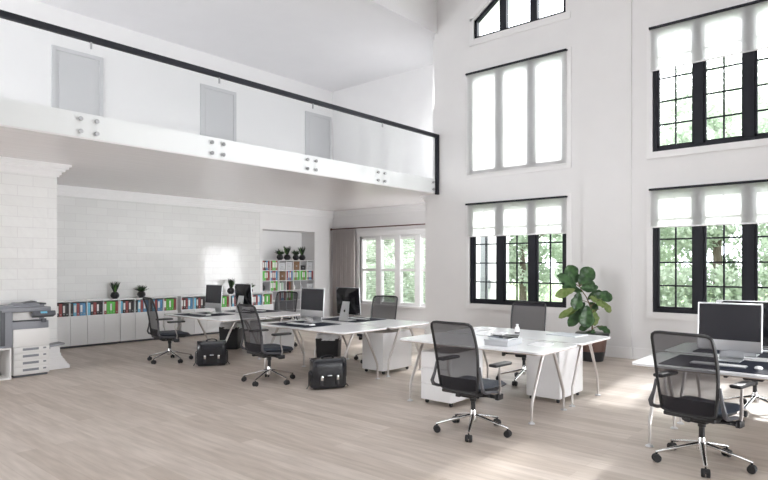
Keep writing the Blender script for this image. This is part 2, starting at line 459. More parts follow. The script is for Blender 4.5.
black_window(-2.40,-.30,*LZ); black_window(-2.40,-.30,*UZ)

def shade(y0, y1, ztop, zbot, label):
    r = empty('roller_shade', (WX-.045, (y0+y1)/2, ztop))
    tag(r, label, 'blind', 'white roller shades on the window wall')
    h = (y1-y0)/2
    MB().box((-.035,-h-.0,-.035),(.03,h+.0,.0),.006).build('rail', M['black_frame'], r)
    MB().box((.004,-h+.01,zbot-ztop),(.0055,h-.01,-.03)).build('fabric', M['shade'], r, smooth=False)
    MB().box((-.002,-h+.01,zbot-ztop-.018),(.011,h-.01,zbot-ztop+.004),.004).build('hem_bar', M['trim'], r)
    for s_ in (-1,1): MB().box((.02,s_*(h-.005)-.01,-.03),(.044,s_*(h-.005)+.01,.0)).build('bracket', M['black_frame'], r, smooth=False)
    return r
shade(4.66,6.87,2.905,2.22,'half drawn white roller shade over the lower window beside the fig plant')
shade(4.66,6.87,5.63,3.50,'fully drawn white roller shade covering the whole upper window')
shade(1.00,3.20,2.905,2.26,'short white roller shade over the lower window behind the large computer')
shade(1.00,3.20,5.63,4.90,'white roller shade across the top of the upper right window')

# raked gable window
wn[0] += 1
aw = struct(empty('window_%d' % wn[0], (WX,5.7,6.33)))
def PA(mb, n, m): mb.xform(Matrix.Translation((-WX,-5.7,-6.33))); return mb.build(n, m, aw, smooth=False)
fr = MB()
def quad_bar(mb, p, q, w, x0, x1):   # vertical-thickness bar following a slope
    bm = mb.bm; a = []
    for x in (x0, x1):
        a.append([bm.verts.new((x,p[0],p[1])), bm.verts.new((x,q[0],q[1])), bm.verts.new((x,q[0],q[1]-w)), bm.verts.new((x,p[0],p[1]-w))])
    bm.faces.new(a[0]); bm.faces.new(a[1][::-1])
    for k in range(4): bm.faces.new((a[0][k], a[0][(k+1)%4], a[1][(k+1)%4], a[1][k]))
xf0, xf1 = WX+.025, WX+.105
fr.box((xf0,AW0,6.33),(xf1,AW1,6.38)).box((xf0,AW1-.06,6.33),(xf1,AW1,arch_top(AW1))).box((xf0,AW0,6.33),(xf1,AW0+.06,arch_top(AW0)))
quad_bar(fr, (AW1,arch_top(AW1)), (AW0,arch_top(AW0)), .08, xf0, xf1)
for y in (6.03, 5.36): fr.box((xf0-.01,y-.075,6.33),(xf1+.01,y+.075,arch_top(y)-.02))
PA(fr, 'frame', M['black_frame'])
gm = MB()
gm.bm.faces.new([gm.bm.verts.new(p) for p in ((WX+.065,AW0,6.34),(WX+.065,AW1,6.34),(WX+.065,AW1,arch_top(AW1)-.03),(WX+.065,AW0,arch_top(AW0)-.03))])
PA(gm, 'pane', M['glass'])
cs = MB().box((WX-.02,AW0-.1,6.20),(WX+.065,AW1+.1,6.33)).box((WX-.015,AW1,6.2),(WX+.065,AW1+.1,arch_top(AW1)+.05))
quad_bar(cs, (AW1+.1,arch_top(AW1)+.08), (AW0,arch_top(AW0)+.15), .1, WX-.015, WX+.10)
PA(cs, 'casing', M['trim'])

# white alcove window with four lights
wn[0] += 1
w = struct(empty('window_%d' % wn[0], (W2,wy1,wz0)))
def PW(mb, n, m, **k): mb.xform(Matrix.Translation((-W2,-wy1,-wz0))); return mb.build(n, m, w, **k)
fr = MB()
fr.box((W2+.04,wy0,wz0),(W2+.14,wy1,wz0+.07)).box((W2+.04,wy0,wz1-.07),(W2+.14,wy1,wz1)).box((W2+.04,wy0,wz0),(W2+.14,wy0+.07,wz1)).box((W2+.04,wy1-.07,wz0),(W2+.14,wy1,wz1))
lw = .675
for k in range(1,5): fr.box((W2+.02,wy1-k*lw-.09,wz0),(W2+.15,wy1-k*lw+.09,wz1))
fr.box((W2+.045,wy0,1.46),(W2+.13,wy1,1.53))
PW(fr, 'frame', M['trim'], smooth=False)
for k in range(5):
    a = wy1-(k+1)*lw+.09; b_ = wy1-k*lw-.09
    PW(MB().box((W2+.088,max(a,wy0+.05),wz0+.05),(W2+.092,min(b_,wy1-.05),wz1-.05)), 'pane', M['glass'], smooth=False)
PW(MB().box((W2-.02,wy0-.1,wz1),(W2+.04,wy1+.1,wz1+.12)).box((W2-.05,wy0-.12,wz1+.12),(W2+.04,wy1+.12,wz1+.15)).box((W2-.02,wy1,wz0),(W2+.04,wy1+.1,wz1)).box((W2-.07,wy0-.1,wz0-.05),(W2+.04,wy1+.12,wz0)), 'casing', M['trim'], smooth=False)
for k in range(4):
    a = wy1-(k+1)*lw+.1; b_ = wy1-k*lw-.1
    sl = MB()
    for j in range(34):
        z = wz0+.1+j*.05
        sl.box((W2+.05,a,z),(W2+.078,b_,z+.003), rot=(0,.35,0))
    bl = empty('venetian_blind', (W2+.065,(a+b_)/2,wz1-.08))
    tag(bl, ['white slatted blind in the alcove window pane beside the curtain','white slatted blind in the second alcove window pane from the curtain','white slatted blind in the third alcove window pane from the curtain','white slatted blind in the alcove window pane cut off by the wall end'][k], 'blind', 'slatted blinds in the alcove window')
    sl.xform(Matrix.Translation((-W2-.065,-(a+b_)/2,-(wz1-.08)))).build('slats', M['trim'], bl, smooth=False)
    MB().box((-.016,-(b_-a)/2,-.03),(.016,(b_-a)/2,0)).build('head_rail', M['trim'], bl, smooth=False)

# curtain and rod
cr = tag(empty('curtain_rod', (W2-.12,10.3,2.66)), 'dark brown curtain rod above the alcove window', 'curtain rod')
MB().tube([(0,-2.3,0),(0,2.12,0)], .017, 10).build('rod', M['rodbrown'], cr)
MB().lathe([(.001,-.03),(.03,-.015),(.034,.0),(.03,.015),(.012,.03)], (0,2.14,0), 12, 'y').build('finial', M['rodbrown'], cr)
for y in (2.0,-.2): MB().box((0,y-.01,-.01),(.125,y+.01,.01)).build('bracket', M['rodbrown'], cr, smooth=False)
rows = []
for i in range(2):
    z = [2.64,.03][i]
    rows.append([(W2-.12+.055*math.sin(j*1.25)+.01*math.sin(j*.37), 12.38-j*.0118, z) for j in range(76)])
cu = MB().grid(rows).build('curtain', M['curtain'], None, solid=.004)
cu.data.polygons.foreach_set('use_smooth', [True]*len(cu.data.polygons))
tag(cu, 'pleated grey beige curtain hanging beside the alcove window', 'curtain')

# ------------------------------------------------------------------ gallery doors
for i, x0 in enumerate((1.20,4.47,7.74,11.02)):
    if i == 0: continue
    d = struct(empty('door_%d' % i, (x0+.5,CY,SZ1)))
    MB().box((-.5,-.03,0),(-.42,0,2.34)).box((.42,-.03,0),(.5,0,2.34)).box((-.5,-.03,2.34),(.5,0,2.42)).build('door_frame', M['door_grey'], d, smooth=False)
    lf = MB().box((-.42,-.012,0),(.42,0,2.34)).box((-.36,-.02,.1),(.36,-.012,1.0),.004).box((-.36,-.02,1.12),(.36,-.012,2.26),.004)
    lf.build('leaf', M['door_grey'], d, smooth=False)
    MB().tube([(.34,-.01,1.05),(.34,-.06,1.05),(.22,-.06,1.05)], .009, 8).box((.325,-.016,.98),(.355,-.01,1.12)).build('door_handle', M['steel'], d)

# ------------------------------------------------------------------ glass balustrade
bl = tag(empty('balustrade', (WX,BY-.03,SZ0)), 'clear glass balustrade with black handrail along the mezzanine edge', 'balustrade')
joints = [-4.2,-2.36,-.5,1.35,3.19,5.04,6.90,8.72,10.52]
for a, b_ in zip(joints, joints[1:]):
    MB().box((a+.008-WX,-.008,-.03),(b_-.008-WX,.008,1.24)).build('glass_panel', M['railglass'], bl, smooth=False)
MB().box((-4.2-WX,-.04,1.215),(0,.04,1.29),.012).build('handrail', M['black_frame'], bl)
MB().box((-.075,-.035,-.02),(-.0,.035,1.225),.006).build('end_post', M['black_frame'], bl)
for jx in joints[2:]:
    for dx in (-.13,.065):
        if jx > 10 and dx > 0: continue
        for z in (.08,.235):
            MB().lathe([(.024,-.022),(.028,-.018),(.028,.0),(.012,.004),(.012,.03)], (jx+dx-WX,-.008,z), 14, 'y').build('stud', M['steel'], bl)
    if jx < 10: MB().box((jx-.008-WX,-.012,1.13),(jx+.008-WX,.012,1.23)).build('clip', M['steel'], bl, smooth=False)

# ------------------------------------------------------------------ ring binders
BH = .25
def make_binder(col, w=.056, label=True):
    o = MB().box((-.0,-.0,0),(w-.002,.26,BH),.004,1)
    o.box((.0005,-.004,.0),(w-.0025,.004,BH),.003,1)
    o = o.build('ring_binder', M['b_'+col])
    if label:
        MB().box((.009,-.0055,.07),(w-.011,-.0035,.21)).build('spine_label', M['label'], o, smooth=False)
    MB().lathe([(.010,-.0),(.010,.0025),(.005,.0025)], (w/2-.001,-.0065,.04), 10, 'y').build('finger_ring', M['steel'], o)
    return o
bproto = {}
CN = {'black':'black','red':'dark red','cyan':'light blue','blue':'mid blue','green':'bright green'}
ORD = ['first','second','third','fourth','fifth','sixth']
def binders(x, y, z, width, pattern, where, group):
    n = len(pattern); w = (width-.006)/n
    for i, c in enumerate(pattern):
        lab = c.endswith('*'); c = c.rstrip('*')
        key = (c, lab, round(w,4))
        if key not in bproto: bproto[key] = make_binder(c, w, lab); o = bproto[key]
        else: o = copy_tree(bproto[key])
        o.location = (x+.003+i*w, y+random.uniform(0,.008), z)
        tag(o, '%s%s ring binder, %s in %s' % ('white-labelled ' if lab else '', CN[c], ORD[i], where), 'binder', group)
P1 = ['cyan','black*','red','black*','black']; P2 = ['black','cyan*','red','blue*','blue']; P3 = ['red*','green','green*','green','red']
P4 = ['red*','black*','red','cyan*','blue']
# ------------------------------------------------------------------ low cabinets
UW = 1.29; CF = 12.14
def make_cabinet():
    r = empty('low_cabinet')
    t = .018
    b = MB().box((0,.02,.05),(t,.355,.90)).box((UW-t,.02,.05),(UW,.355,.90)).box((0,.02,.90),(UW,.355,.92)).box((t,.02,.05),(UW-t,.355,.07)).box((t,.335,.07),(UW-t,.35,.90)).box((t,.02,.60),(UW-t,.335,.62))
    for k in (1,2,3): b.box((k*UW/4-t/2,.02,.62),(k*UW/4+t/2,.335,.90))
    b.build('body', M['white_lam'], r, smooth=False)
    MB().box((.02,.05,0),(UW-.02,.33,.05)).build('plinth', M['darkgrey'], r, smooth=False)
    for k in range(4):
        MB().box((k*UW/4+.003,0,.045),((k+1)*UW/4-.003,.018,.612),.001,1).build('door', M['white_lam'], r, smooth=False)
    return r
cab = make_cabinet()
pats = [[P1,P2,P1,P3],[P1,P2,P2,P3],[P4,P1,P2,P3],[P2,P4,P4,P3]]
uname = ['cabinet nearest the pier','second cabinet from pier','third cabinet from pier','cabinet nearest the niche']
cabx = [4.37,5.67,7.05,8.345]
for i in range(4):
    o = place(cab, i>0, (cabx[i],CF,0), 0)
    tag(o, 'low white cabinet with four doors under open binder slots, %s' % ['beside the tiled pier','second from the pier','third from the pier','next to the wall niche'][i], 'cabinet', 'low white cabinets along the tiled wall')
    for k in range(4):
        binders(cabx[i]+k*UW/4+.012, CF+.045, .62, UW/4-.022, pats[i][k], 'slot %s of %s' % (['one','two','three','four'][k], uname[i]), 'ring binders in the low cabinets')
# ------------------------------------------------------------------ niche shelving
SH0 = 12.53; SROW = .272; STOP = 1.76
def make_shelf(cols, cw, name_):
    r = empty('bookshelf'); t = .016; W = cols*cw+t
    b = MB()
    for k in range(cols+1): b.box((k*cw,0,.0),(k*cw+t,.32,STOP))
    z = STOP
    while z > .03:
        b.box((t*.5,.001,z-t),(W-t*.5,.319,z)); z -= SROW
    b.build('frame', M['white_lam'], r, smooth=False)
    MB().box((.005,.322,.02),(W-.005,.33,STOP-.01)).build('back_panel', M['white_lam'], r, smooth=False)
    return r
c1, c2 = .262, .248
s1 = make_shelf(2, c1, 'a'); s1.location = (9.575,SH0,0)
tag(s1, 'narrow white cube bookshelf two columns wide at the left of the niche', 'bookshelf')
s2 = make_shelf(5, c2, 'b'); s2.location = (10.13,SH0,0)
tag(s2, 'wide white cube bookshelf five columns across filling the niche', 'bookshelf')
def cellpos(unit, col, row):
    x = (9.575+col*c1 if unit == 0 else 10.13+col*c2)+.016
    return x, STOP-(row+1)*SROW
RN = ['top','second','third','fourth','fifth','sixth']
def cell_binders(unit, col, row, pat):
    x, z = cellpos(unit, col, row)
    binders(x+.003, SH0+.01, z, (c1 if unit == 0 else c2)-.024, pat, '%s row, column %s of %s bookshelf' % (RN[row], ['one','two','three','four','five'][col], ['narrow','wide'][unit]), 'ring binders in the niche bookshelves')
cell_binders(0,0,0,['red*','black*','blue*','red']); cell_binders(0,1,0,['red','green*','green*','red*'])
cell_binders(0,0,1,['green','green*','red*','red']); cell_binders(0,1,1,['blue*','red*','red*','blue'])
cell_binders(0,1,2,['green*','green*','red*','green'])
cell_binders(1,1,1,['red','blue*','red*','blue']); cell_binders(1,2,1,['green*','red*','green*','green']); cell_binders(1,3,1,['green','green*','red*','green']); cell_binders(1,4,1,['red*','blue*','blue*','red'])
cell_binders(0,0,3,['blue*','red*','blue']); cell_binders(1,0,3,['red','blue*','blue*','red']); cell_binders(1,1,3,['green*','red*','green'])
cell_binders(1,4,3,['blue','red*','blue*','red']); cell_binders(1,4,4,['red*','blue*','red*','blue'])
def small_box(x, z, w, d, h, m, name, label, cat='box', lid=None):
    o = empty(name, (x+w/2, SH0+.02+d/2, z)); tag(o, label, cat)
    MB().box((-w/2,-d/2,0),(w/2,d/2,h*.8),.006).build('body', m, o)
    MB().box((-w/2-.003,-d/2-.003,h*.78),(w/2+.003,d/2+.003,h),.005).build('lid', lid or m, o)
    MB().box((-.025,-d/2-.006,h*.4),(.025,-d/2,h*.55),.002).build('label_holder', M['steel'], o)
x,z = cellpos(1,0,0); small_box(x+.015,z,.2,.24,.20,M['greybox'],'storage_box','pale grey lidded storage box in top row left of the wide bookshelf')
x,z = cellpos(1,1,0); small_box(x+.015,z,.2,.24,.22,M['greybox'],'storage_box','taller grey storage box in top row second cell of the wide bookshelf')
x,z = cellpos(1,2,0); small_box(x+.01,z,.21,.25,.235,M['wicker'],'wicker_basket','tan wicker basket in the top row middle cell of the wide bookshelf','basket')
x,z = cellpos(1,3,0); small_box(x+.02,z,.18,.2,.13,M['b_black'],'storage_box','low black lidded box in the top row of the wide bookshelf')
x,z = cellpos(1,4,0); small_box(x+.015,z,.2,.24,.225,M['greybox'],'storage_box','grey storage box in top row beside the right niche side')
x,z = cellpos(1,0,1); small_box(x+.01,z,.21,.25,.235,M['wicker'],'wicker_basket','tan wicker basket in the second row left cell of the wide bookshelf','basket')
def book(x, z, w, h, m, label, n=1):
    o = empty('book', (x+w/2,SH0+.04,z)); tag(o, label, 'book', 'upright books in the niche bookshelves')
    MB().box((-w/2,0,0),(w/2,.17,h),.003,1).build('cover', m, o)
    MB().box((-w/2+.003,.003,.003),(w/2-.003,.172,h-.003)).xform(Matrix.Translation((0,0,.002))).build('pages', M['paper'], o, smooth=False)
x,z = cellpos(1,0,2)
M['lgreen'] = mat('pale_green_cloth', (.45,.62,.48), .7)
for k, (w_, h_, m_, t_) in enumerate([(.045,.21,M['lgreen'],'pale green'),(.04,.20,M['paper'],'white'),(.045,.215,M['lgreen'],'pale green'),(.035,.19,M['greybox'],'grey')]):
    book(x+.01+k*.048, z, w_, h_, m_, '%s book, %s from left in third row left cell of wide bookshelf' % (t_, ORD[k]))
x,z = cellpos(1,1,2)
for k, (w_, h_, m_, t_) in enumerate([(.04,.235,M['b_red'],'dark red'),(.05,.225,M['b_black'],'black'),(.045,.235,M['b_red'],'dark red'),(.04,.22,M['wicker'],'brown')]):
    book(x+.01+k*.048, z, w_, h_, m_, '%s book, %s from left in third row second cell of wide bookshelf' % (t_, ORD[k]))
def vase(x, z, label, m, s_=1.0):
    o = MB().lathe([(.001,0),(.035*s_,0),(.055*s_,.05*s_),(.05*s_,.09*s_),(.02*s_,.13*s_),(.018*s_,.16*s_),(.024*s_,.17*s_),(.001,.165*s_)], (0,0,0), 20).build('vase', m)
    o.location = (x,SH0+.15,z); tag(o, label, 'vase')
x,z = cellpos(1,2,2); vase(x+.11,z,'white round bellied vase in the third row of the wide bookshelf',M['trim'],1.1)
x,z = cellpos(0,0,2); vase(x+.12,z,'black narrow necked vase in the third row of the narrow bookshelf',M['potblack'],1.2)
x,z = cellpos(1,4,2); small_box(x+.015,z,.2,.24,.16,M['greybox'],'storage_box','low grey storage box in the third row beside the niche side')
x,z = cellpos(1,3,2); vase(x+.11,z,'grey vase in the third row fourth cell of the wide bookshelf',M['greybox'],1.2)

# ------------------------------------------------------------------ small potted plants
def small_plant(loc, tall, label, group, seed, s_=1.0):
    rnd = random.Random(seed)
    r = empty('potted_plant', loc); tag(r, label, 'potted plant', group)
    # faceted round pot
    MB().lathe([(.045*s_,0),(.082*s_,.045*s_),(.088*s_,.075*s_),(.07*s_,.12*s_),(.048*s_,.14*s_),(.04*s_,.135*s_)], (0,0,0), 9).build('pot', M['potblack'], r, smooth=False)
    MB().lathe([(.001,.128*s_),(.043*s_,.128*s_),(.001,.131*s_)], (0,0,0), 9).build('soil', M['soil'], r)
    f = MB()
    n = 75 if tall else 110
    for k in range(n):
        a = rnd.uniform(0, 2*PI); q = rnd.uniform(.0,1)
        if tall:
            L = rnd.uniform(.12,.25); lean = rnd.uniform(.08,.38); w = rnd.uniform(.018,.028)
        else:
            L = rnd.uniform(.08,.17); lean = rnd.uniform(.1,1.1); w = rnd.uniform(.010,.018)
        L *= s_; w *= s_
        d = Vector((math.cos(a)*math.sin(lean), math.sin(a)*math.sin(lean), math.cos(lean)))
        side = Vector((-math.sin(a), math.cos(a), 0))
        base = Vector((math.cos(a)*.025*q*s_, math.sin(a)*.025*q*s_, .125*s_))
        f.mi = 1 if k % 9 == 0 else 0
        p0 = base; p1 = base+d*L*.55; p2 = base+d*L+Vector((math.cos(a),math.sin(a),0))*L*.08
        f.bm.faces.new
        vs = [f.bm.verts.new(p) for p in (p0-side*w*.4, p0+side*w*.4, p1+side*w*.6, p2, p1-side*w*.6)]
        face = f.bm.faces.new(vs); face.material_index = f.mi
    f.build('foliage', [M['leafdark'],M['leaflime']], r, smooth=False, solid=.003)
    return r
small_plant((5.63,12.30,.92), True, 'tall dark succulent in black faceted pot on the low cabinets, nearest the tiled pier', 'black potted plants on the low cabinets', 1, 1.0)
small_plant((6.20,12.30,.92), False, 'short bushy plant in black faceted pot standing on the second low cabinet', 'black potted plants on the low cabinets', 2, 1.0)
small_plant((8.46,12.30,.92), True, 'tall dark succulent in black pot on last cabinet behind the computers', 'black potted plants on the low cabinets', 3, 1.05)
small_plant((9.02,12.30,.92), False, 'small bushy plant in black pot on last cabinet, closest to the niche', 'black potted plants on the low cabinets', 4, .9)
for i, (px_, t_, lb) in enumerate([(10.27,False,'short bushy plant at the left end on top of the wide bookshelf'),(10.52,True,'tall succulent second from left on top of the wide bookshelf'),(10.83,False,'loose leafy plant third from left on top of the wide bookshelf'),(11.06,True,'tall succulent at the right end on top of the wide bookshelf')]):
    small_plant((px_,SH0+.13,STOP), t_, lb+', black pot', 'black potted plants on the niche bookshelf', 10+i, 1.08)

# ------------------------------------------------------------------ desks
def rr(x0, x1, y0, y1, r, n=5):
    pts = []
    for cx, cy, a0 in ((x1-r,y1-r,0),(x0+r,y1-r,PI/2),(x0+r,y0+r,PI),(x1-r,y0+r,1.5*PI)):
        for k in range(n+1):
            a = a0+PI/2*k/n; pts.append((cx+r*math.cos(a), cy+r*math.sin(a)))
    return pts
def make_desk():
    r = empty('office_desk')
    t = MB(); t.prism(rr(-.46,.46,-.935,.935,.09), .716, .735); t.mi = 1; t.prism(rr(-.454,.454,-.929,.929,.085), .708, .716)
    t.build('tabletop', [M['white_top'],M['desk_edge']], r)
    f = MB().box((-.02,-.86,.675),(.02,.86,.708),.004)
    for s_ in (-1,1): f.box((-.36,s_*.785-.025,.685),(.36,s_*.785+.025,.708),.004)
    f.build('underframe', M['alu'], r)
    for sx in (-1,1):
        for sy in (-1,1):
            y = sy*.785
            lg = MB().tube([(sx*.10,y-sy*.0,.70),(sx*.17,y,.60),(sx*.345,y,.27),(sx*.372,y,.215),(sx*.378,y,.17),(sx*.382,y,.012)],
                           [.017,.0175,.0165,.016,.0145,.012], 10).build('leg', M['legmetal'], r)
            MB().lathe([(.034,0),(.036,.004),(.03,.012),(.012,.018),(.012,.03)], (sx*.382,y,0), 16).build('foot', M['alu'], lg)
    return r
desk = make_desk()
CL = {'A':9.08,'B':6.365,'C':3.60,'D':.89}
dl = [('A',5.90,'white desk in the farthest pair, on the side facing the hall, one computer on it'),
      ('A',6.89,'white desk in the farthest pair, on the window side, nearest the niche'),
      ('B',5.90,'white desk in the middle pair, with a briefcase under its near end'),
      ('B',6.89,'white desk in the middle pair, on the side toward the alcove window'),
      ('C',5.90,'white desk with grey box on it, empty of computers, on the hall side'),
      ('C',6.89,'white desk without computer nearest the fig plant'),
      ('D',5.90,'white desk at the right edge carrying the largest looking computer'),
      ('D',6.89,'white desk at the right edge on the window side, computer seen from behind')]
for i, (c, x, lb) in enumerate(dl):
    o = place(desk, i>0, (x,CL[c],0), 0); tag(o, lb, 'desk', 'white office desks in pairs')

# ------------------------------------------------------------------ office chairs (forward = +x)
def make_chair():
    r = empty('office_chair')
    # seat cushion
    st = MB(); rows = []
    nx, ny = 10, 8
    for side in (1,-1):
        rows = []
        for i in range(nx+1):
            u = i/nx; x = -.23+.54*u; row = []
            for j in range(ny+1):
                v = j/ny*2-1
                hw = .25+.015*math.sin(u*PI)
                ex = 1-max(0,(abs(v)-.75)/.25)**2; eu = 1-max(0,(abs(2*u-1)-.8)/.2)**2
                e = min(ex,eu)
                z = .458+ side*.032*math.sqrt(max(e,0)) + .012*(v*v) - (.03*max(0,u-.75)/.25*1.0)
                row.append((x, v*hw*max(.55,(1-min(1,abs(2*u-1))**6))**.5, z))
            rows.append(row)
        st.grid(rows)
    bmesh.ops.remove_doubles(st.bm, verts=st.bm.verts, dist=.0015)
    st.build('seat', M['seatfab'], r)
    # seat pan and tilt mechanism
    me = MB().box((-.19,-.19,.405),(.20,.19,.428),.01).box((-.15,-.10,.35),(.13,.10,.405),.02).box((-.24,-.20,.395),(-.12,.20,.43),.012).box((-.26,-.025,.375),(-.05,.025,.405),.01)
    me.tube([(-.03,-.275,.38),(-.03,.275,.38)], .024, 8, flat=.8)
    me.tube([(-.10,-.1,.37),(-.13,-.27,.40)], .008, 6)
    me.build('mechanism', M['blackplastic'], r)
    # back: profile x(z)
    def bx(z):
        if z < .62: return -.235-.02*(z-.42)/.2
        t = (z-.62)/.45; return -.255-.11*t-.0*t*t+.02*math.sin(t*PI)
    def hw(z):
        t = (z-.43)/.64; return .205+.035*math.sin(min(t,1)*PI*.75)
    zs = [.45+.62*k/14 for k in range(15)]
    pts = [(bx(z), hw(z), z) for z in zs[:-1]]
    top = [(bx(1.055), hw(1.06)-.005, 1.055), (bx(1.07), hw(1.06)-.03, 1.07)]
    top += [(bx(1.075)-.012*(1-(v/.9)**2), v*(hw(1.06)-.03), 1.075) for v in (.8,.4,0,-.4,-.8)]
    top += [(bx(1.07), -hw(1.06)+.03, 1.07), (bx(1.055), -hw(1.06)+.005, 1.055)]
    left = [(x,-y,z) for x,y,z in pts[::-1]]
    bot = [(bx(.435), -.17, .435), (bx(.43), 0, .43), (bx(.435), .17, .435)]
    MB().tube(pts+top+left+bot, .0145, 8, close=True, flat=.8).build('back_frame', M['blackplastic'], r)
    def panel(z0, z1, n, dx, m, name):
        rows = []
        for i in range(n+1):
            z = z0+(z1-z0)*i/n
            rows.append([(bx(z)-.022*(1-(v*v))+dx, v*(hw(z)-.006), z) for v in [q/5-1 for q in range(11)]])
        return MB().grid(rows).build(name, m, r)
    panel(.44,1.07,14,0,M['mesh'],'back_mesh')
    panel(.43,.555,4,.012,M['mesh_dense'],'lumbar_pad')
    # side brackets from back frame down and forward under the seat
    for s_ in (-1,1):
        MB().tube([(bx(.68)+.005, s_*(hw(.68)+.012), .68),(bx(.6)-.01, s_*.262, .58),(-.275,s_*.285,.50),(-.255,s_*.285,.462),(-.19,s_*.272,.440),(-.02,s_*.262,.425),(.05,s_*.25,.41),(.06,s_*.2,.40)],
                  [.012,.015,.019,.021,.019,.018,.016,.012], 8, flat=.8).build('side_bracket', M['darkgrey'], r)
    for s_ in (-1,1):
        a = MB().tube([(.02,s_*.275,.36),(.03,s_*.285,.45),(-.01,s_*.30,.58),(-.005,s_*.30,.67)], [.014,.014,.012,.012], 8, flat=.6).build('armrest', M['legmetal'], r)
        MB().box((-.13,s_*.30-.044,.668),(.15,s_*.30+.044,.697),.013,3).build('arm_pad', M['blackplastic'], a)
        MB().box((-.02,s_*.275-.02,.345),(.07,s_*.275+.02,.40),.008).build('arm_mount', M['blackplastic'], a)
    # gas column
    col = MB().lathe([(.03,.345),(.03,.30),(.022,.295),(.022,.20),(.001,.20)], (0,0,0), 16).build('column', M['blackplastic'], r)
    MB().lathe([(.014,.31),(.014,.12),(.001,.12)], (0,0,0), 12).build('piston', M['alu'], col)
    # five star base
    hub = MB().lathe([(.036,.10),(.04,.12),(.036,.165),(.027,.215),(.001,.215)], (0,0,0), 18).build('base', M['chrome'], r)
    for k in range(5):
        a = math.radians(64+72*k); c_, s_ = math.cos(a), math.sin(a)
        MB().tube([(.02*c_,.02*s_,.165),(.12*c_,.12*s_,.142),(.26*c_,.26*s_,.108),(.36*c_,.36*s_,.083)], [.021,.019,.016,.014], 10, flat=.75).build('arm', M['chrome'], hub)
        cx, cy = .352*c_, .352*s_
        w = MB()
        for q in (-1,1):
            ox, oy = -s_*.018*q, c_*.018*q
            pr = [(.012,-.013),(.029,-.013),(.033,-.006),(.033,.006),(.029,.013),(.012,.013)]
            t = MB().lathe(pr, (0,0,0), 16, 'y')
            t.xform(Matrix.Translation((cx+ox,cy+oy,.033)) @ Matrix.Rotation(a,4,'Z'))
            me_ = bpy.data.meshes.new('t'); t.bm.to_mesh(me_); t.bm.free(); w.bm.from_mesh(me_); bpy.data.meshes.remove(me_)
        w.tube([(cx,cy,.028),(cx,cy,.088)], .009, 8)
        w.box((cx-.022,cy-.008,.040),(cx+.022,cy+.008,.064),.004,1,rot=(0,0,a))
        w.build('caster', M['rubber'], r)
    return r
chair = make_chair()
R_ = math.radians
cl = [((5.17,9.28),-11,'black mesh office chair in the back row beside the low cabinets, seen in profile'),
      ((5.15,6.58),-7,'black mesh office chair at the middle desk beside the black briefcase'),
      ((4.89,3.11),-2,'black mesh office chair in front of the desk with the grey box'),
      ((5.32,1.21),-11,'black mesh office chair nearest the viewer, drawn up to the right edge desk'),
      ((7.42,9.20),200,'black mesh office chair tucked behind the farthest desks near the bookshelves'),
      ((7.45,6.66),193,'black mesh office chair behind the middle desks, against the white alcove window'),
      ((7.46,3.92),196,'black mesh office chair behind the empty desk, against the black framed window'),
      ((7.60,1.20),180,'black mesh office chair half hidden behind the right edge desk, only base showing')]
for i, ((x,y), a, lb) in enumerate(cl):
    o = place(chair, i>0, (x,y,0), R_(a)); tag(o, lb, 'chair', 'black mesh office chairs at the desks')

# ------------------------------------------------------------------ computers
def make_computer():
    """screen faces -x, base on z=0"""
    r = empty('desktop_computer')
    W, H, z0 = .52, .435, .09
    tilt = Matrix.Translation((0,0,z0)) @ Matrix.Rotation(math.radians(4),4,'Y') @ Matrix.Translation((0,0,-z0))
    MB().box((-.010,-W/2,z0),(.004,W/2,z0+H),.006,3).xform(tilt).build('front_bezel', M['alu'], r)
    MB().box((-.0118,-W/2+.013,z0+.098),(-.0098,W/2-.013,z0+H-.013)).xform(tilt).build('screen', M['screen'], r, smooth=False)
    bk = MB(); rows = []
    for i in range(9):
        v = i/8*2-1; row = []
        for j in range(9):
            u = j/8*2-1
            row.append((.004+.035*max(0,(1-u**2))*max(0,(1-v**2))**.8, u*(W/2-.006), z0+H/2+v*(H/2-.006)))
        rows.append(row)
    bk.grid(rows).xform(tilt).build('back_shell', M['glossblack'], r)
    sd = MB()
    sd.bm.verts.ensure_lookup_table()
    def plate(pts, w0, w1):
        a = [sd.bm.verts.new((x,-w,z)) for (x,z),w in zip(pts,(w0,w0,w1,w1))]; b_ = [sd.bm.verts.new((x,w,z)) for (x,z),w in zip(pts,(w0,w0,w1,w1))]
        sd.bm.faces.new(a); sd.bm.faces.new(b_[::-1])
        for k in range(4): sd.bm.faces.new((a[k],a[(k+1)%4],b_[(k+1)%4],b_[k]))
    plate([(.118,.0),(.126,.0),(.064,.30),(.054,.30)], .10, .075)
    sd.box((.02,-.055,.255),(.064,.055,.30),.004)
    sd.build('stand', M['alu'], r)
    MB().box((-.075,-.10,0),(.125,.10,.008),.004,2).build('stand_foot', M['alu'], r)
    # fruit emblem on the stand
    em = MB(); pts = []
    for k in range(20):
        a = 2*PI*k/20; rr_ = .022*(1-.10*abs(math.cos(a))**8) * (1-.16*math.exp(-((math.sin(a)-1)**2)/.02)) * (1-.08*math.exp(-((math.sin(a)+1)**2)/.01))
        y = rr_*math.cos(a); z = rr_*math.sin(a)*1.03
        if k in (0,1,19): y *= .72
        pts.append((y,z))
    def xe(z): return .126-(.062/.30)*z+.0016
    em.bm.faces.new([em.bm.verts.new((xe(.155+z), y, .155+z)) for y,z in pts])
    em.bm.faces.new([em.bm.verts.new((xe(.155+z), y, .155+z)) for y,z in ((.0,.024),(.009,.026),(.011,.036),(.002,.033))])
    em.build('emblem', M['blackplastic'], r, smooth=False)
    return r
comp = make_computer()
T = .735
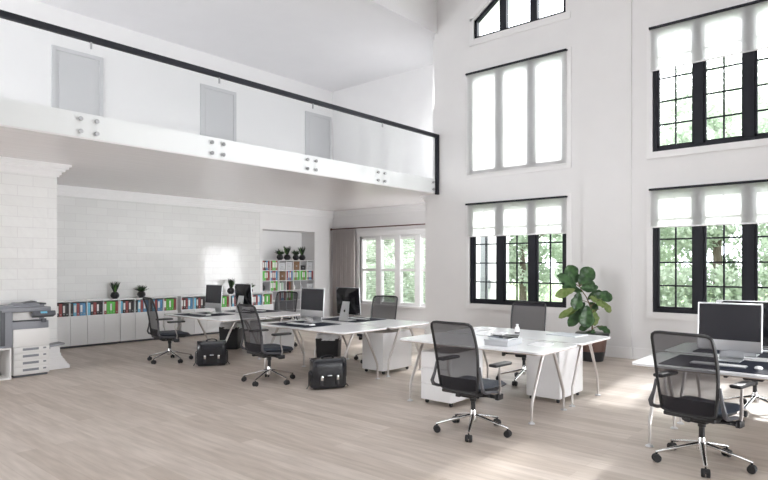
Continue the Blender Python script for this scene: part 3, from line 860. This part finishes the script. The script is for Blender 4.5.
cpl = [((6.10,9.42),0,'silver all-in-one computer on the farthest desk, dark screen facing the hall'),
       ((6.10,6.76),0,'silver all-in-one computer with dark screen on the middle desk above the briefcase'),
       ((6.12,1.17),0,'large looking silver all-in-one computer on the right edge desk'),
       ((6.73,9.36),180,'all-in-one computer seen from its black back on the farthest desks'),
       ((6.74,6.60),180,'all-in-one computer seen from its black back before the grey beige curtain'),
       ((6.66,1.12),180,'all-in-one computer mostly hidden behind the large one at the right edge')]
for i, ((x,y), a, lb) in enumerate(cpl):
    o = place(comp, i>0, (x,y,T+.004), R_(a)); tag(o, lb, 'computer', 'all-in-one desktop computers')
pad = MB().prism(rr(-.36,.36,-.43,.43,.02), 0, .004).build('desk_pad', M['pad'])
pdl = [((5.88,9.36),'dark desk pad on the farthest desk, hall side'),((5.88,6.68),'dark desk pad on the middle desk, hall side'),
       ((5.90,1.18),'dark desk pad under the large computer at the right edge'),((6.92,9.34),'dark desk pad on the farthest desk, niche side'),
       ((6.92,6.70),'dark desk pad on the middle desk, alcove window side'),((6.92,1.15),'dark desk pad on the right edge desk, window side')]
for i, ((x,y), lb) in enumerate(pdl):
    o = place(pad, i>0, (x,y,T), 0); tag(o, lb, 'desk pad', 'dark desk pads')
def make_kb():
    r = MB().prism(rr(-.058,.058,-.215,.215,.012), 0, .008).build('keyboard', M['alu'])
    k = MB()
    for i in range(5):
        for j in range(14): k.box((-.05+i*.0205,-.207+j*.0298,.008),(-.033+i*.0205,-.181+j*.0298,.011))
    k.build('keys', M['paper'], r, smooth=False); return r
kb = make_kb()
wh = ['on the farthest desk, hall side','on the middle desk, hall side','in front of the large right edge computer','on the farthest desk, niche side','on the middle desk, alcove window side','on the right edge desk, window side']
kp = [((5.80,9.40),0),((5.80,6.72),0),((5.80,1.19),0),((7.02,9.34),180),((7.02,6.66),180),((7.02,1.15),180)]
for i, ((x,y),a) in enumerate(kp):
    o = place(kb, i>0, (x,y,T+.004), R_(a)); tag(o, 'slim silver keyboard with white keys '+wh[i], 'keyboard', 'slim silver keyboards')
ms = MB()
rows = []
ms.lathe([(.001,0),(.030,0),(.032,.006),(.027,.016),(.012,.022),(.001,.023)], (0,0,0), 18).xform(Matrix.Diagonal((1.7,1,1,1)))
mouse = ms.build('computer_mouse', M['paper'])
for i, ((x,y),a) in enumerate(kp):
    s_ = -1 if a == 0 else 1
    o = place(mouse, i>0, (x,y+s_*.30,T+.004), 0); tag(o, 'white computer mouse '+wh[i], 'mouse', 'white computer mice')

# ------------------------------------------------------------------ drawer pedestals
def make_pedestal():
    """drawers face -x, 0.68 deep (x), 0.42 wide (y)"""
    r = empty('drawer_pedestal')
    MB().box((.0,-.21,.05),(.66,.21,.61),.004,1).build('body', M['white_lam'], r)
    for k in range(3):
        MB().box((-.018,-.208,.055+k*.185),(-.0,.208,.055+k*.185+.181),.003,1).build('drawer', M['white_lam'], r)
    for x in (.05,.61):
        for y in (-.17,.17):
            MB().lathe([(.01,-.012),(.024,-.012),(.025,0),(.024,.012),(.01,.012)], (x,y,.025), 14, 'y').tube([(x,y,.02),(x,y,.052)],.007,6).build('caster', M['rubber'], r)
    return r
ped = make_pedestal()
for i, ((x,y),a,lb) in enumerate([((5.53,4.01),0,'white drawer pedestal with its drawers facing the hall, under the empty desk'),
        ((7.17,3.18),180,'white drawer pedestal under the desk nearest the fig plant'),
        ((7.22,5.93),180,'white drawer pedestal under the window side of the middle desks'),
        ((7.17,8.66),180,'white drawer pedestal under the window side of the farthest desks'),]):
    o = place(ped, i>0, (x,y,0), R_(a)); tag(o, lb, 'drawer unit', 'white drawer pedestals on casters')

# ------------------------------------------------------------------ briefcases
def make_briefcase():
    """front faces -x... long side along y"""
    r = empty('briefcase')
    L, D, H = .44, .21, .385
    MB().box((-D/2,-L/2,.008),(D/2,L/2,H),.03,4).build('body', M['leather'], r)
    fl = MB(); rows = []
    prof = [(D/2-.02,H+.004),(0,H+.014),(-D/2+.02,H+.008),(-D/2-.006,H-.025),(-D/2-.014,H-.09),(-D/2-.014,.17),(-D/2-.010,.165)]
    rows = [[(x,-L/2-.004+ (L+.008)*j/6, z) for j in range(7)] for x,z in prof]
    fl.grid(rows).build('flap', M['leather'], r, solid=.008)
    for s_ in (-1,1):
        MB().box((-D/2-.020,s_*.105-.019,.06),(-D/2+.0,s_*.105+.019,.175),.003).build('strap', M['blackleather_edge'], r)
        MB().box((-D/2-.030,s_*.105-.016,.125),(-D/2-.018,s_*.105+.016,.185),.004).build('clasp', M['chrome'], r)
    MB().box((-D/2-.024,-.03,.178),(-D/2-.016,.03,.192),.003).build('nameplate', M['alu'], r)
    MB().tube([(0,-.085,H+.005),(0,-.08,H+.022),(0,-.05,H+.037),(0,0,H+.041),(0,.05,H+.037),(0,.08,H+.022),(0,.085,H+.005)], .009, 8).build('handle', M['leather'], r)
    for s_ in (-1,1):
        MB().box((-.07,s_*(L/2)-.018,.03),(.07,s_*(L/2)+.018,.22),.012,3).build('side_pocket', M['leather'], r)
        MB().tube([(0,s_*(L/2+.01),.24),(.0,s_*(L/2+.028),.22),(0,s_*(L/2+.03),.05),(-.02,s_*(L/2+.06),.012)], .008, 6).build('side_strap', M['blackleather_edge'], r)
    return r
bc = make_briefcase()
for i, (x,y,a,lb) in enumerate([(5.38,8.35,58,'black leather briefcase with two clasps on floor under the farthest desk end'),(5.38,5.66,62,'black leather briefcase with two clasps on floor under the middle desk end')]):
    o = place(bc, i>0, (x,y,0), R_(a)); tag(o, lb, 'briefcase', 'black briefcases under the desks')

# ------------------------------------------------------------------ waste bins
def make_bin():
    r = empty('waste_bin')
    MB().box((-.17,-.19,0),(.17,.19,.44),.02,3,taper=.9).build('body', M['binblack'], r)
    ln = MB(); rows = []
    n = 40
    for i,(z,k,o_) in enumerate([(.395,1.05,0),(.43,1.06,1),(.46,1.04,0),(.50,.98,1),(.515,.85,0),(.50,.4,1),(.495,.0,0)]):
        row = []
        for j in range(n+1):
            a = 2*PI*j/n; c_, s_ = math.cos(a), math.sin(a)
            q = 1/max(abs(c_),abs(s_))**.8
            w_ = 1+.025*math.sin(j%n*5+i*2)
            row.append((.168*k*c_*q*w_*.98, .187*k*s_*q*w_*.98, z+.006*math.sin(j%n*3+i)))
        rows.append(row)
    ln.grid(rows)
    bmesh.ops.remove_doubles(ln.bm, verts=ln.bm.verts, dist=.0008)
    ln.build('bin_liner', M['liner'], r)
    return r
bn = make_bin()
for i, (x,y,lb) in enumerate([(6.75,9.80,'black waste bin with white liner under the farthest desks'),(6.76,7.08,'black waste bin with white liner behind the nearer briefcase')]):
    o = place(bn, i>0, (x,y,0), R_(35)); tag(o, lb, 'waste bin', 'black waste bins with white liners')

# ------------------------------------------------------------------ things on the empty desk
bx_ = tag(empty('document_box', (5.80,3.30,T), R_(2)), 'flat grey document box on the empty desk, under magazines', 'box')
MB().box((-.17,-.14,0),(.17,.14,.06),.004).build('body', M['greybox'], bx_)
MB().box((-.175,-.145,.045),(.175,.145,.068),.004).build('lid', M['greybox'], bx_)
def magazine(loc, rz, s, t, m, label, cat='magazine', name='magazine'):
    o = empty(name, loc, R_(rz)); tag(o, label, cat)
    MB().box((-s[0],-s[1],0),(s[0],s[1],t),.001,1).build('cover', m, o, smooth=False)
    MB().box((-s[0]+.003,-s[1]-.0005,.0015),(s[0]+.0005,s[1]-.003,t-.0015)).build('pages', M['paper'], o, smooth=False)
M['slate'] = mat('slate_cover', (.16,.18,.22), .4); M['mist'] = mat('mist_cover', (.55,.58,.62), .5)
magazine((5.78,3.28,T+.068),6,(.15,.11),.014,M['mist'],'pale grey magazine lying directly on the grey box')
magazine((5.83,3.32,T+.082),-8,(.14,.105),.012,M['slate'],'dark slate magazine in the middle of the pile on the box')
magazine((5.80,3.22,T+.094),24,(.12,.10),.010,M['blackplastic'],'thin black notebook jutting from the pile on the box','notebook','notebook')
magazine((5.85,3.38,T+.104),10,(.09,.07),.016,M['paper'],'small white booklet on top of the pile','booklet','booklet')
magazine((6.05,2.98,T),4,(.14,.10),.008,M['paper'],'white writing pad lying alone on the empty desk','notepad','notepad')
magazine((7.12,3.15,T),-6,(.16,.20),.010,M['mist'],'pale blue grey folder on the desk nearest the fig plant','folder','folder')
magazine((6.85,4.22,T),8,(.15,.105),.006,M['paper'],'loose white document far end of the fig side desk','document','document')
sd = tag(empty('desk_bottle', (6.86,3.70,T)), 'small white pump bottle with dark base on the fig side desk', 'bottle')
MB().lathe([(.001,.02),(.028,.02),(.03,.03),(.028,.075),(.016,.09),(.012,.10),(.001,.10)], (0,0,0), 18).build('body', M['trim'], sd)
MB().lathe([(.001,0),(.032,0),(.032,.018),(.027,.021),(.001,.021)], (0,0,0), 18).build('base', M['darkgrey'], sd)
MB().lathe([(.012,.10),(.018,.104),(.018,.118),(.001,.122)], (0,0,0), 14).build('cap', M['trim'], sd)

# ------------------------------------------------------------------ copier
cp = tag(empty('photocopier', (3.14,9.52,-.0)), 'grey and white office photocopier standing before the tiled pier', 'photocopier')
x0, x1 = -.235, .245
def cpart(mb, n, m, **k): return mb.build(n, m, cp, **k)
cpart(MB().box((x0,0,.03),(x1,.36,.70),.01), 'cabinet', M['cop_white'])
cpart(MB().box((x0+.02,.02,.0),(x1-.02,.34,.03)), 'plinth', M['cop_dark'], smooth=False)
cpart(MB().box((x0+.006,-.014,.435),(x1-.004,.004,.685),.006), 'front_panel', M['cop_white'])
for k,(za,zb) in enumerate([(.04,.135),(.14,.235),(.24,.335),(.34,.43)]):
    dr = cpart(MB().box((x0+.006,-.014,za),(x1-.004,.004,zb),.004), 'tray_drawer', M['cop_white'])
    MB().box((x0+.12,-.019,(za+zb)/2-.004),(x0+.33,-.0135,(za+zb)/2+.03),.008,3).build('handle', M['cop_handle'], dr)
    MB().box((x1-.09,-.017,(za+zb)/2+.004),(x1-.05,-.0135,(za+zb)/2+.026),.002).build('size_tag', M['cop_handle'], dr)
cpart(MB().box((x0-.17,.02,.44),(x0+.0,.36,1.02),.01).box((x0-.02,.0,.68),(x1-.01,.34,.80),.01).box((x0-.02,.17,.79),(x1-.01,.36,.94),.008).box((x0-.14,-.0,.44),(x0+.0,.2,1.0),.01), 'engine_body', M['cop_grey'])
cpart(MB().box((x0-.16,-.008,.47),(x0-.10,.0,.97),.003), 'side_ribs', M['cop_dark'])
cpart(MB().box((x0+.01,.05,.815),(x1-.12,.171,.93),.006), 'output_bay', M['cop_white'])
cpart(MB().box((x0-.15,-.01,.935),(x1+.02,.36,1.00),.012), 'scanner', M['cop_grey'])
cpart(MB().box((x0-.10,.02,1.0),(x1-.06,.34,1.035),.012).box((x0+.06,.04,1.03),(x1-.12,.30,1.065),.014).box((x0+.02,.05,1.035),(x0+.10,.29,1.05),.006, rot=(0,-.25,0)), 'document_feeder', M['cop_grey'])
cpart(MB().box((x0+.14,.02,1.066),(x1-.16,.26,1.074),.003, rot=(0,-.15,0)).box((x1-.1,.03,1.03),(x1-.03,.25,1.055),.01), 'feeder_tray', M['cop_dark'])
pn = cpart(MB().box((x1-.24,-.09,.86),(x1+.06,.03,.93),.014, rot=(-.35,0,0)), 'control_panel', M['cop_dark'])
MB().box((x1-.15,-.088,.905),(x1-.06,-.06,.935),.002, rot=(-.35,0,0)).build('display', M['b_cyan'], pn)
cpart(MB().box((x1-.11,-.03,.775),(x1-.05,.01,.83),.005), 'panel_mount', M['cop_dark'])
cpart(MB().box((x1,.06,.395),(x1+.24,.30,.420),.005, rot=(0,-.12,0)).box((x1-.01,.05,.36),(x1+.03,.31,.42),.006), 'bypass_tray', M['cop_grey'])
# low open white unit left of copier
lu = tag(empty('low_shelf_unit', (2.45,9.47,0)), 'low open white shelf unit at the left edge beside the photocopier', 'shelf unit')
MB().box((-.55,0,0),(.42,.4,.02)).box((-.55,0,.42),(.42,.4,.44)).box((.40,0,.02),(.42,.4,.42)).box((-.55,0,.02),(-.53,.4,.42)).box((-.53,.38,.02),(.40,.4,.42)).build('body', M['cop_white'], lu, smooth=False)

# ------------------------------------------------------------------ fiddle leaf fig
fg = tag(empty('fiddle_leaf_fig', (9.9,3.93,0)), 'fiddle leaf fig tree in a brown pot by the window wall', 'potted plant')
pt = MB().lathe([(.001,.0),(.165,0),(.172,.02),(.205,.17),(.21,.17),(.245,.43),(.262,.435),(.265,.465),(.235,.47),(.225,.42),(.001,.42)], (0,0,0), 32)
pt = pt.build('pot', M['potbrown'], fg)
MB().lathe([(.168,.0),(.176,.0),(.213,.16),(.208,.165)], (0,0,0), 32).build('pot_base_band', M['potblack'], pt)
MB().lathe([(.250,.43),(.272,.432),(.274,.468),(.232,.474)], (0,0,0), 32).build('pot_rim', M['potblack'], pt)
MB().lathe([(.001,.425),(.225,.425),(.001,.435)], (0,0,0), 24).build('soil', M['soil'], fg)
Rv = Vector((.656,-.7547,0)); Fv = Vector((.7547,.656,0))
def W(px, py, d=0):   # plant-local position seen at roughly that place
    return Rv*((px-213)*.0045) + Fv*d + Vector((0,0,.455+(318-py)*.00445))
st = MB()
st.tube([(0,0,.40),W(213,290),W(211,250,.02),W(206,215,.0),W(190,180,-.02),W(170,150,-.02),W(158,120,0)], [.016,.014,.013,.011,.009,.007,.005], 8)
for a, b_ in [((206,215),(250,185)),((211,240),(240,225)),((200,200),(150,190)),((213,300),(250,290)),((211,255),(180,245)),((165,140),(120,110)),((165,140),(200,105)),((213,305),(185,318))]:
    st.tube([W(*a),W((a[0]+b_[0])/2,(a[1]+b_[1])/2-4),W(*b_)], [.007,.006,.004], 6)
st.build('trunk', M['stem'], fg)
def big_leaf(base, tip, w, m, roll=0, curl=.15, towards=-1):
    base = Vector(base); tip = Vector(tip); ax = tip-base; L = ax.length; ax.normalize()
    n0 = (Fv*towards + Vector((0,0,.5))).normalized(); side = ax.cross(n0).normalized()
    side = Matrix.Rotation(roll, 3, ax) @ side; nr = side.cross(ax).normalized()
    if nr.dot(Fv) > 0 and roll == 0: nr = -nr
    mb = MB(); rows = []
    for i in range(13):
        t = i/12
        wd = w*(math.sin(PI*min(1,t*.95+.03))**.65)*(.55+.55*t if t < .8 else 1.0-.2*(t-.8)) * (1-.18*math.exp(-((t-.38)**2)/.01))
        if i == 12: wd = w*.08
        if i == 0: wd = w*.06
        row = []
        for j in range(-4,5):
            v = j/4
            p = base+ax*(L*t) + side*(v*wd) + nr*(.16*abs(v)*wd*1.3 - curl*L*(t*t)*.5 + .012*math.sin(t*22)*abs(v))
            row.append(p)
        rows.append(row)
    mb.grid(rows); mb.build('leaf', M[m], fg, solid=.002)
LF = [((158,125),(128,58),30,'fig_dark',.1,0),((150,140),(82,92),30,'fig_dark',-.1,.3),((162,128),(215,70),34,'fig_dark',0,0),((165,135),(232,112),26,'fig_dark',.1,.5),
      ((165,145),(225,150),22,'fig_dark',-.1,-.4),((150,150),(78,172),20,'fig_light',.05,.4),((160,160),(140,225),26,'fig_dark',-.12,.2),
      ((200,180),(270,205),28,'fig_light',0,.4),((215,170),(308,180),24,'fig_dark',.08,.5),((255,195),(292,240),14,'fig_light',.1,.1),
      ((190,210),(180,295),34,'fig_dark',-.1,0),((175,225),(124,290),22,'fig_dark',0,.2),((215,225),(232,290),24,'fig_light',.05,.2),
      ((150,215),(94,262),14,'fig_light',.1,.3),((165,225),(125,255),14,'fig_light',.14,.1),((228,292),(288,308),17,'fig_dark',0,.5),
      ((213,310),(165,330),15,'fig_dark',-.08,.4),((213,300),(205,325),12,'fig_dark',-.14,0),((240,140),(190,150),18,'fig_dark',.15,.3),((205,200),(245,235),20,'fig_dark',.12,.3),((190,200),(160,240),18,'fig_dark',.14,.2),((213,285),(170,305),14,'fig_dark',.1,.4),((180,160),(110,135),20,'fig_dark',.15,.3),((200,190),(262,150),22,'fig_dark',.12,.4),((200,130),(165,95),20,'fig_dark',.2,.2)]
for a, b_, w_, m_, d_, cu_ in LF:
    big_leaf(W(a[0],a[1],d_*.4), W(b_[0],b_[1],d_), w_*.0048, m_, roll=random.uniform(-.35,.35), curl=cu_)

# ------------------------------------------------------------------ outside
hs = tag(empty('rendered_garden_wall', (15,8.6,-.15)), 'white rendered garden wall with grey drainpipe outside the lower window', 'wall')
MB().box((0,0,0),(.45,2.6,3.4)).build('wall', M['extwhite'], hs, smooth=False)
MB().box((-.15,-.1,3.4),(.6,2.7,3.5)).build('roof', M['extpipe'], hs, smooth=False)
MB().box((-.12,.42,0),(-.02,.62,3.4)).box((-.14,.34,1.1),(-.02,.60,1.35)).build('drainpipe', M['extpipe'], hs, smooth=False)
def tree(x, y, h, rad, m, label, seed, n=5200, ls=.17, zlow=.12):
    rnd = random.Random(seed)
    r = tag(empty('leafy_tree', (x,y,-.15)), label, 'tree', 'trees outside the windows')
    t = MB().tube([(0,0,0),(.05,.03,h*.25),(-.05,.08,h*.5),(.02,0,h*.8)], [.17,.13,.10,.03], 8)
    for k in range(7):
        a = rnd.uniform(0,2*PI); z = h*rnd.uniform(.25,.6)
        t.tube([(0,.03,z),(math.cos(a)*rad*.4,math.sin(a)*rad*.4,z+h*.1),(math.cos(a)*rad*.75,math.sin(a)*rad*.75,z+h*.22)], [.06,.04,.015], 6)
    t.build('trunk', M['bark'], r)
    # clusters
    cl_ = []
    for k in range(46):
        while True:
            p = Vector((rnd.uniform(-1,1),rnd.uniform(-1,1),rnd.uniform(-1,1)))
            if p.length < 1: break
        cl_.append((Vector((p.x*rad, p.y*rad, h*(.5+zlow/2)+p.z*h*(.5-zlow/2))), rnd.uniform(.35,.75)*rad*.42))
    verts = []; faces = []
    for k in range(n):
        c_, cr_ = cl_[rnd.randrange(len(cl_))]
        d = Vector((rnd.gauss(0,1),rnd.gauss(0,1),rnd.gauss(0,1))).normalized()*cr_*rnd.uniform(.5,1.05)
        p = c_+d
        if p.z < .1: continue
        a = Vector((rnd.uniform(-1,1),rnd.uniform(-1,1),rnd.uniform(-1,1))).normalized(); b2 = a.cross(Vector((rnd.uniform(-1,1),rnd.uniform(-1,1),rnd.uniform(-1,1)))).normalized()
        s_ = ls*rnd.uniform(.6,1.3); i0 = len(verts)
        verts += [p-a*s_, p-b2*s_*.5, p+a*s_, p+b2*s_*.5]; faces.append((i0,i0+1,i0+2,i0+3))
    me = bpy.data.meshes.new('crown'); me.from_pydata([tuple(v) for v in verts], [], faces); me.materials.append(M[m])
    o = bpy.data.objects.new('crown', me); C.objects.link(o); o.parent = r
    return r
tl = [(19.5,.6,6.8,2.4,'tree1','pale leafy tree outside, straight beyond the lower right window'),
      (20.5,4.2,7.4,2.5,'tree2','mid green tree outside, just left of the right hand windows'),
      (23.5,-1.6,9.0,3.0,'tree1','tall pale tree outside behind the right edge desk'),
      (23.0,8.0,6.0,2.4,'tree1','pale round tree outside beyond the lower window by the fig'),
      (18.8,7.4,4.6,1.5,'tree2','small tree outside beside the white garden wall'),
      (25.0,3.4,10.5,3.4,'tree1','very tall pale tree far outside reaching the upper window'),
      (20.0,15.5,6.0,2.6,'tree1','pale tree outside the alcove window'),
      (21.5,19.5,6.5,2.8,'tree2','mid green tree outside the alcove window beside the curtain'),
      (22.0,11.6,6.4,2.3,'tree2','tree outside rising behind the white garden wall'),
      (28.5,12.5,7.5,3.0,'tree2','distant green tree outside beyond the lawn')]
for i, (x,y,h_,rd,m_,lb) in enumerate(tl): tree(x,y,h_,rd,m_,lb,100+i, n=15000, ls=.095)
hg = [( (18.2,-4,0),(19.2,8.0,1.5) ), ((18.2,11.6,0),(19.2,24,1.6))]
for i,(lo,hi) in enumerate(hg):
    rnd = random.Random(50+i); verts=[]; faces=[]
    for k in range(9000):
        p = Vector((rnd.uniform(lo[0],hi[0]),rnd.uniform(lo[1],hi[1]),rnd.uniform(lo[2],hi[2])*(1+.08*math.sin(k))))
        a = Vector((rnd.uniform(-1,1),rnd.uniform(-1,1),rnd.uniform(-1,1))).normalized(); b2 = a.cross(Vector((rnd.random(),rnd.random(),rnd.random()))).normalized()
        i0=len(verts); s_=.10; verts += [p-a*s_,p-b2*s_*.6,p+a*s_,p+b2*s_*.6]; faces.append((i0,i0+1,i0+2,i0+3))
    me = bpy.data.meshes.new('hedge'); me.from_pydata([tuple(v) for v in verts],[],faces); me.materials.append(M['tree2'])
    o = bpy.data.objects.new('hedge', me); C.objects.link(o)
    tag(o, ['clipped hedge outside the black framed windows','clipped hedge outside the alcove window'][i], 'hedge', None, 'stuff')

# ------------------------------------------------------------------ light
wd = bpy.data.worlds.new('sky'); scn.world = wd; wd.use_nodes = True
nt = wd.node_tree; bg = nt.nodes['Background']
tc = nt.nodes.new('ShaderNodeTexCoord'); nz = nt.nodes.new('ShaderNodeTexNoise'); nz.inputs['Scale'].default_value = 2.5
nt.links.new(tc.outputs['Generated'], nz.inputs['Vector'])
rp = nt.nodes.new('ShaderNodeValToRGB')
rp.color_ramp.elements[0].position = .4; rp.color_ramp.elements[0].color = (.86,.92,1.0,1)
rp.color_ramp.elements[1].position = .6; rp.color_ramp.elements[1].color = (.96,.98,1,1)
nt.links.new(nz.outputs['Fac'], rp.inputs['Fac']); nt.links.new(rp.outputs['Color'], bg.inputs['Color'])
bg.inputs['Strength'].default_value = 4.6
sun = bpy.data.lights.new('sun', 'SUN'); sun.energy = 3.4; sun.angle = R_(4); sun.color = (1,.985,.96)
so = bpy.data.objects.new('sun', sun); C.objects.link(so)
d = Vector((-1, -.066, -.609)).normalized()
so.rotation_euler = d.to_track_quat('-Z','Y').to_euler(); so.location = (30,5,25)

def fill_light(name, loc, rot, sx, sy, p, col=(.96,.98,1.0), spread=180):
    l = bpy.data.lights.new(name, 'AREA'); l.shape = 'RECTANGLE'; l.size = sx; l.size_y = sy; l.energy = p; l.spread = R_(spread); l.color = col
    o = bpy.data.objects.new(name, l); C.objects.link(o); o.location = loc; o.rotation_euler = rot
# added area lamps that even out the room; no windows are there
fill_light('window_daylight', (6.7,-2.9,1.5), (PI/2+.03,0,0), 4.6, 2.6, 62, spread=62)  # added low fill aimed at the tile wall
fill_light('skylight_daylight', (2.5,1.8,8.6), (0,0,0), 11, 6, 110, spread=130)  # added overhead fill, the roof has no skylight
fill_light('window_daylight', (-4.85,8.7,1.7), (PI/2,0,-PI/2-.05), 1.6, 2.6, 110, spread=150)  # added fill under the mezzanine, from the solid left wall
fill_light('window_daylight', (-4.85,10.1,4.9), (PI/2+.5,0,-PI/2), 4.4, 2.6, 330, spread=150)  # added fill tilted up to brighten the gallery ceiling
fill_light('window_daylight', (11.35,8.02,1.7), (PI/2+.1,0,0), 1.4, 2.4, 27)  # added hidden fill for the alcove, side wall is solid here
fill_light('window_daylight', (11.35,8.0,4.9), (PI/2+.25,0,0), 1.3, 2.2, 24)  # added hidden fill for the right end of the gallery
fill_light('window_daylight', (3,-2.9,5.6), (PI/2+.22,0,0), 11, 2.4, 34, spread=85)  # added weak high fill to lift the header
# ------------------------------------------------------------------ camera
cam = bpy.data.cameras.new('camera'); co = bpy.data.objects.new('camera', cam); C.objects.link(co)
cam.sensor_width = 36; cam.lens = 593/768*36; cam.shift_y = 26/768
cam.clip_end = 200
co.location = (0,0,1.6); co.rotation_euler = (PI/2, 0, R_(41)-PI/2)
scn.camera = co
scn.view_settings.view_transform = 'Standard'; scn.view_settings.look = 'None'
scn.view_settings.exposure = 0.84; scn.view_settings.gamma = 1.0; scn.view_settings.use_curve_mapping = False
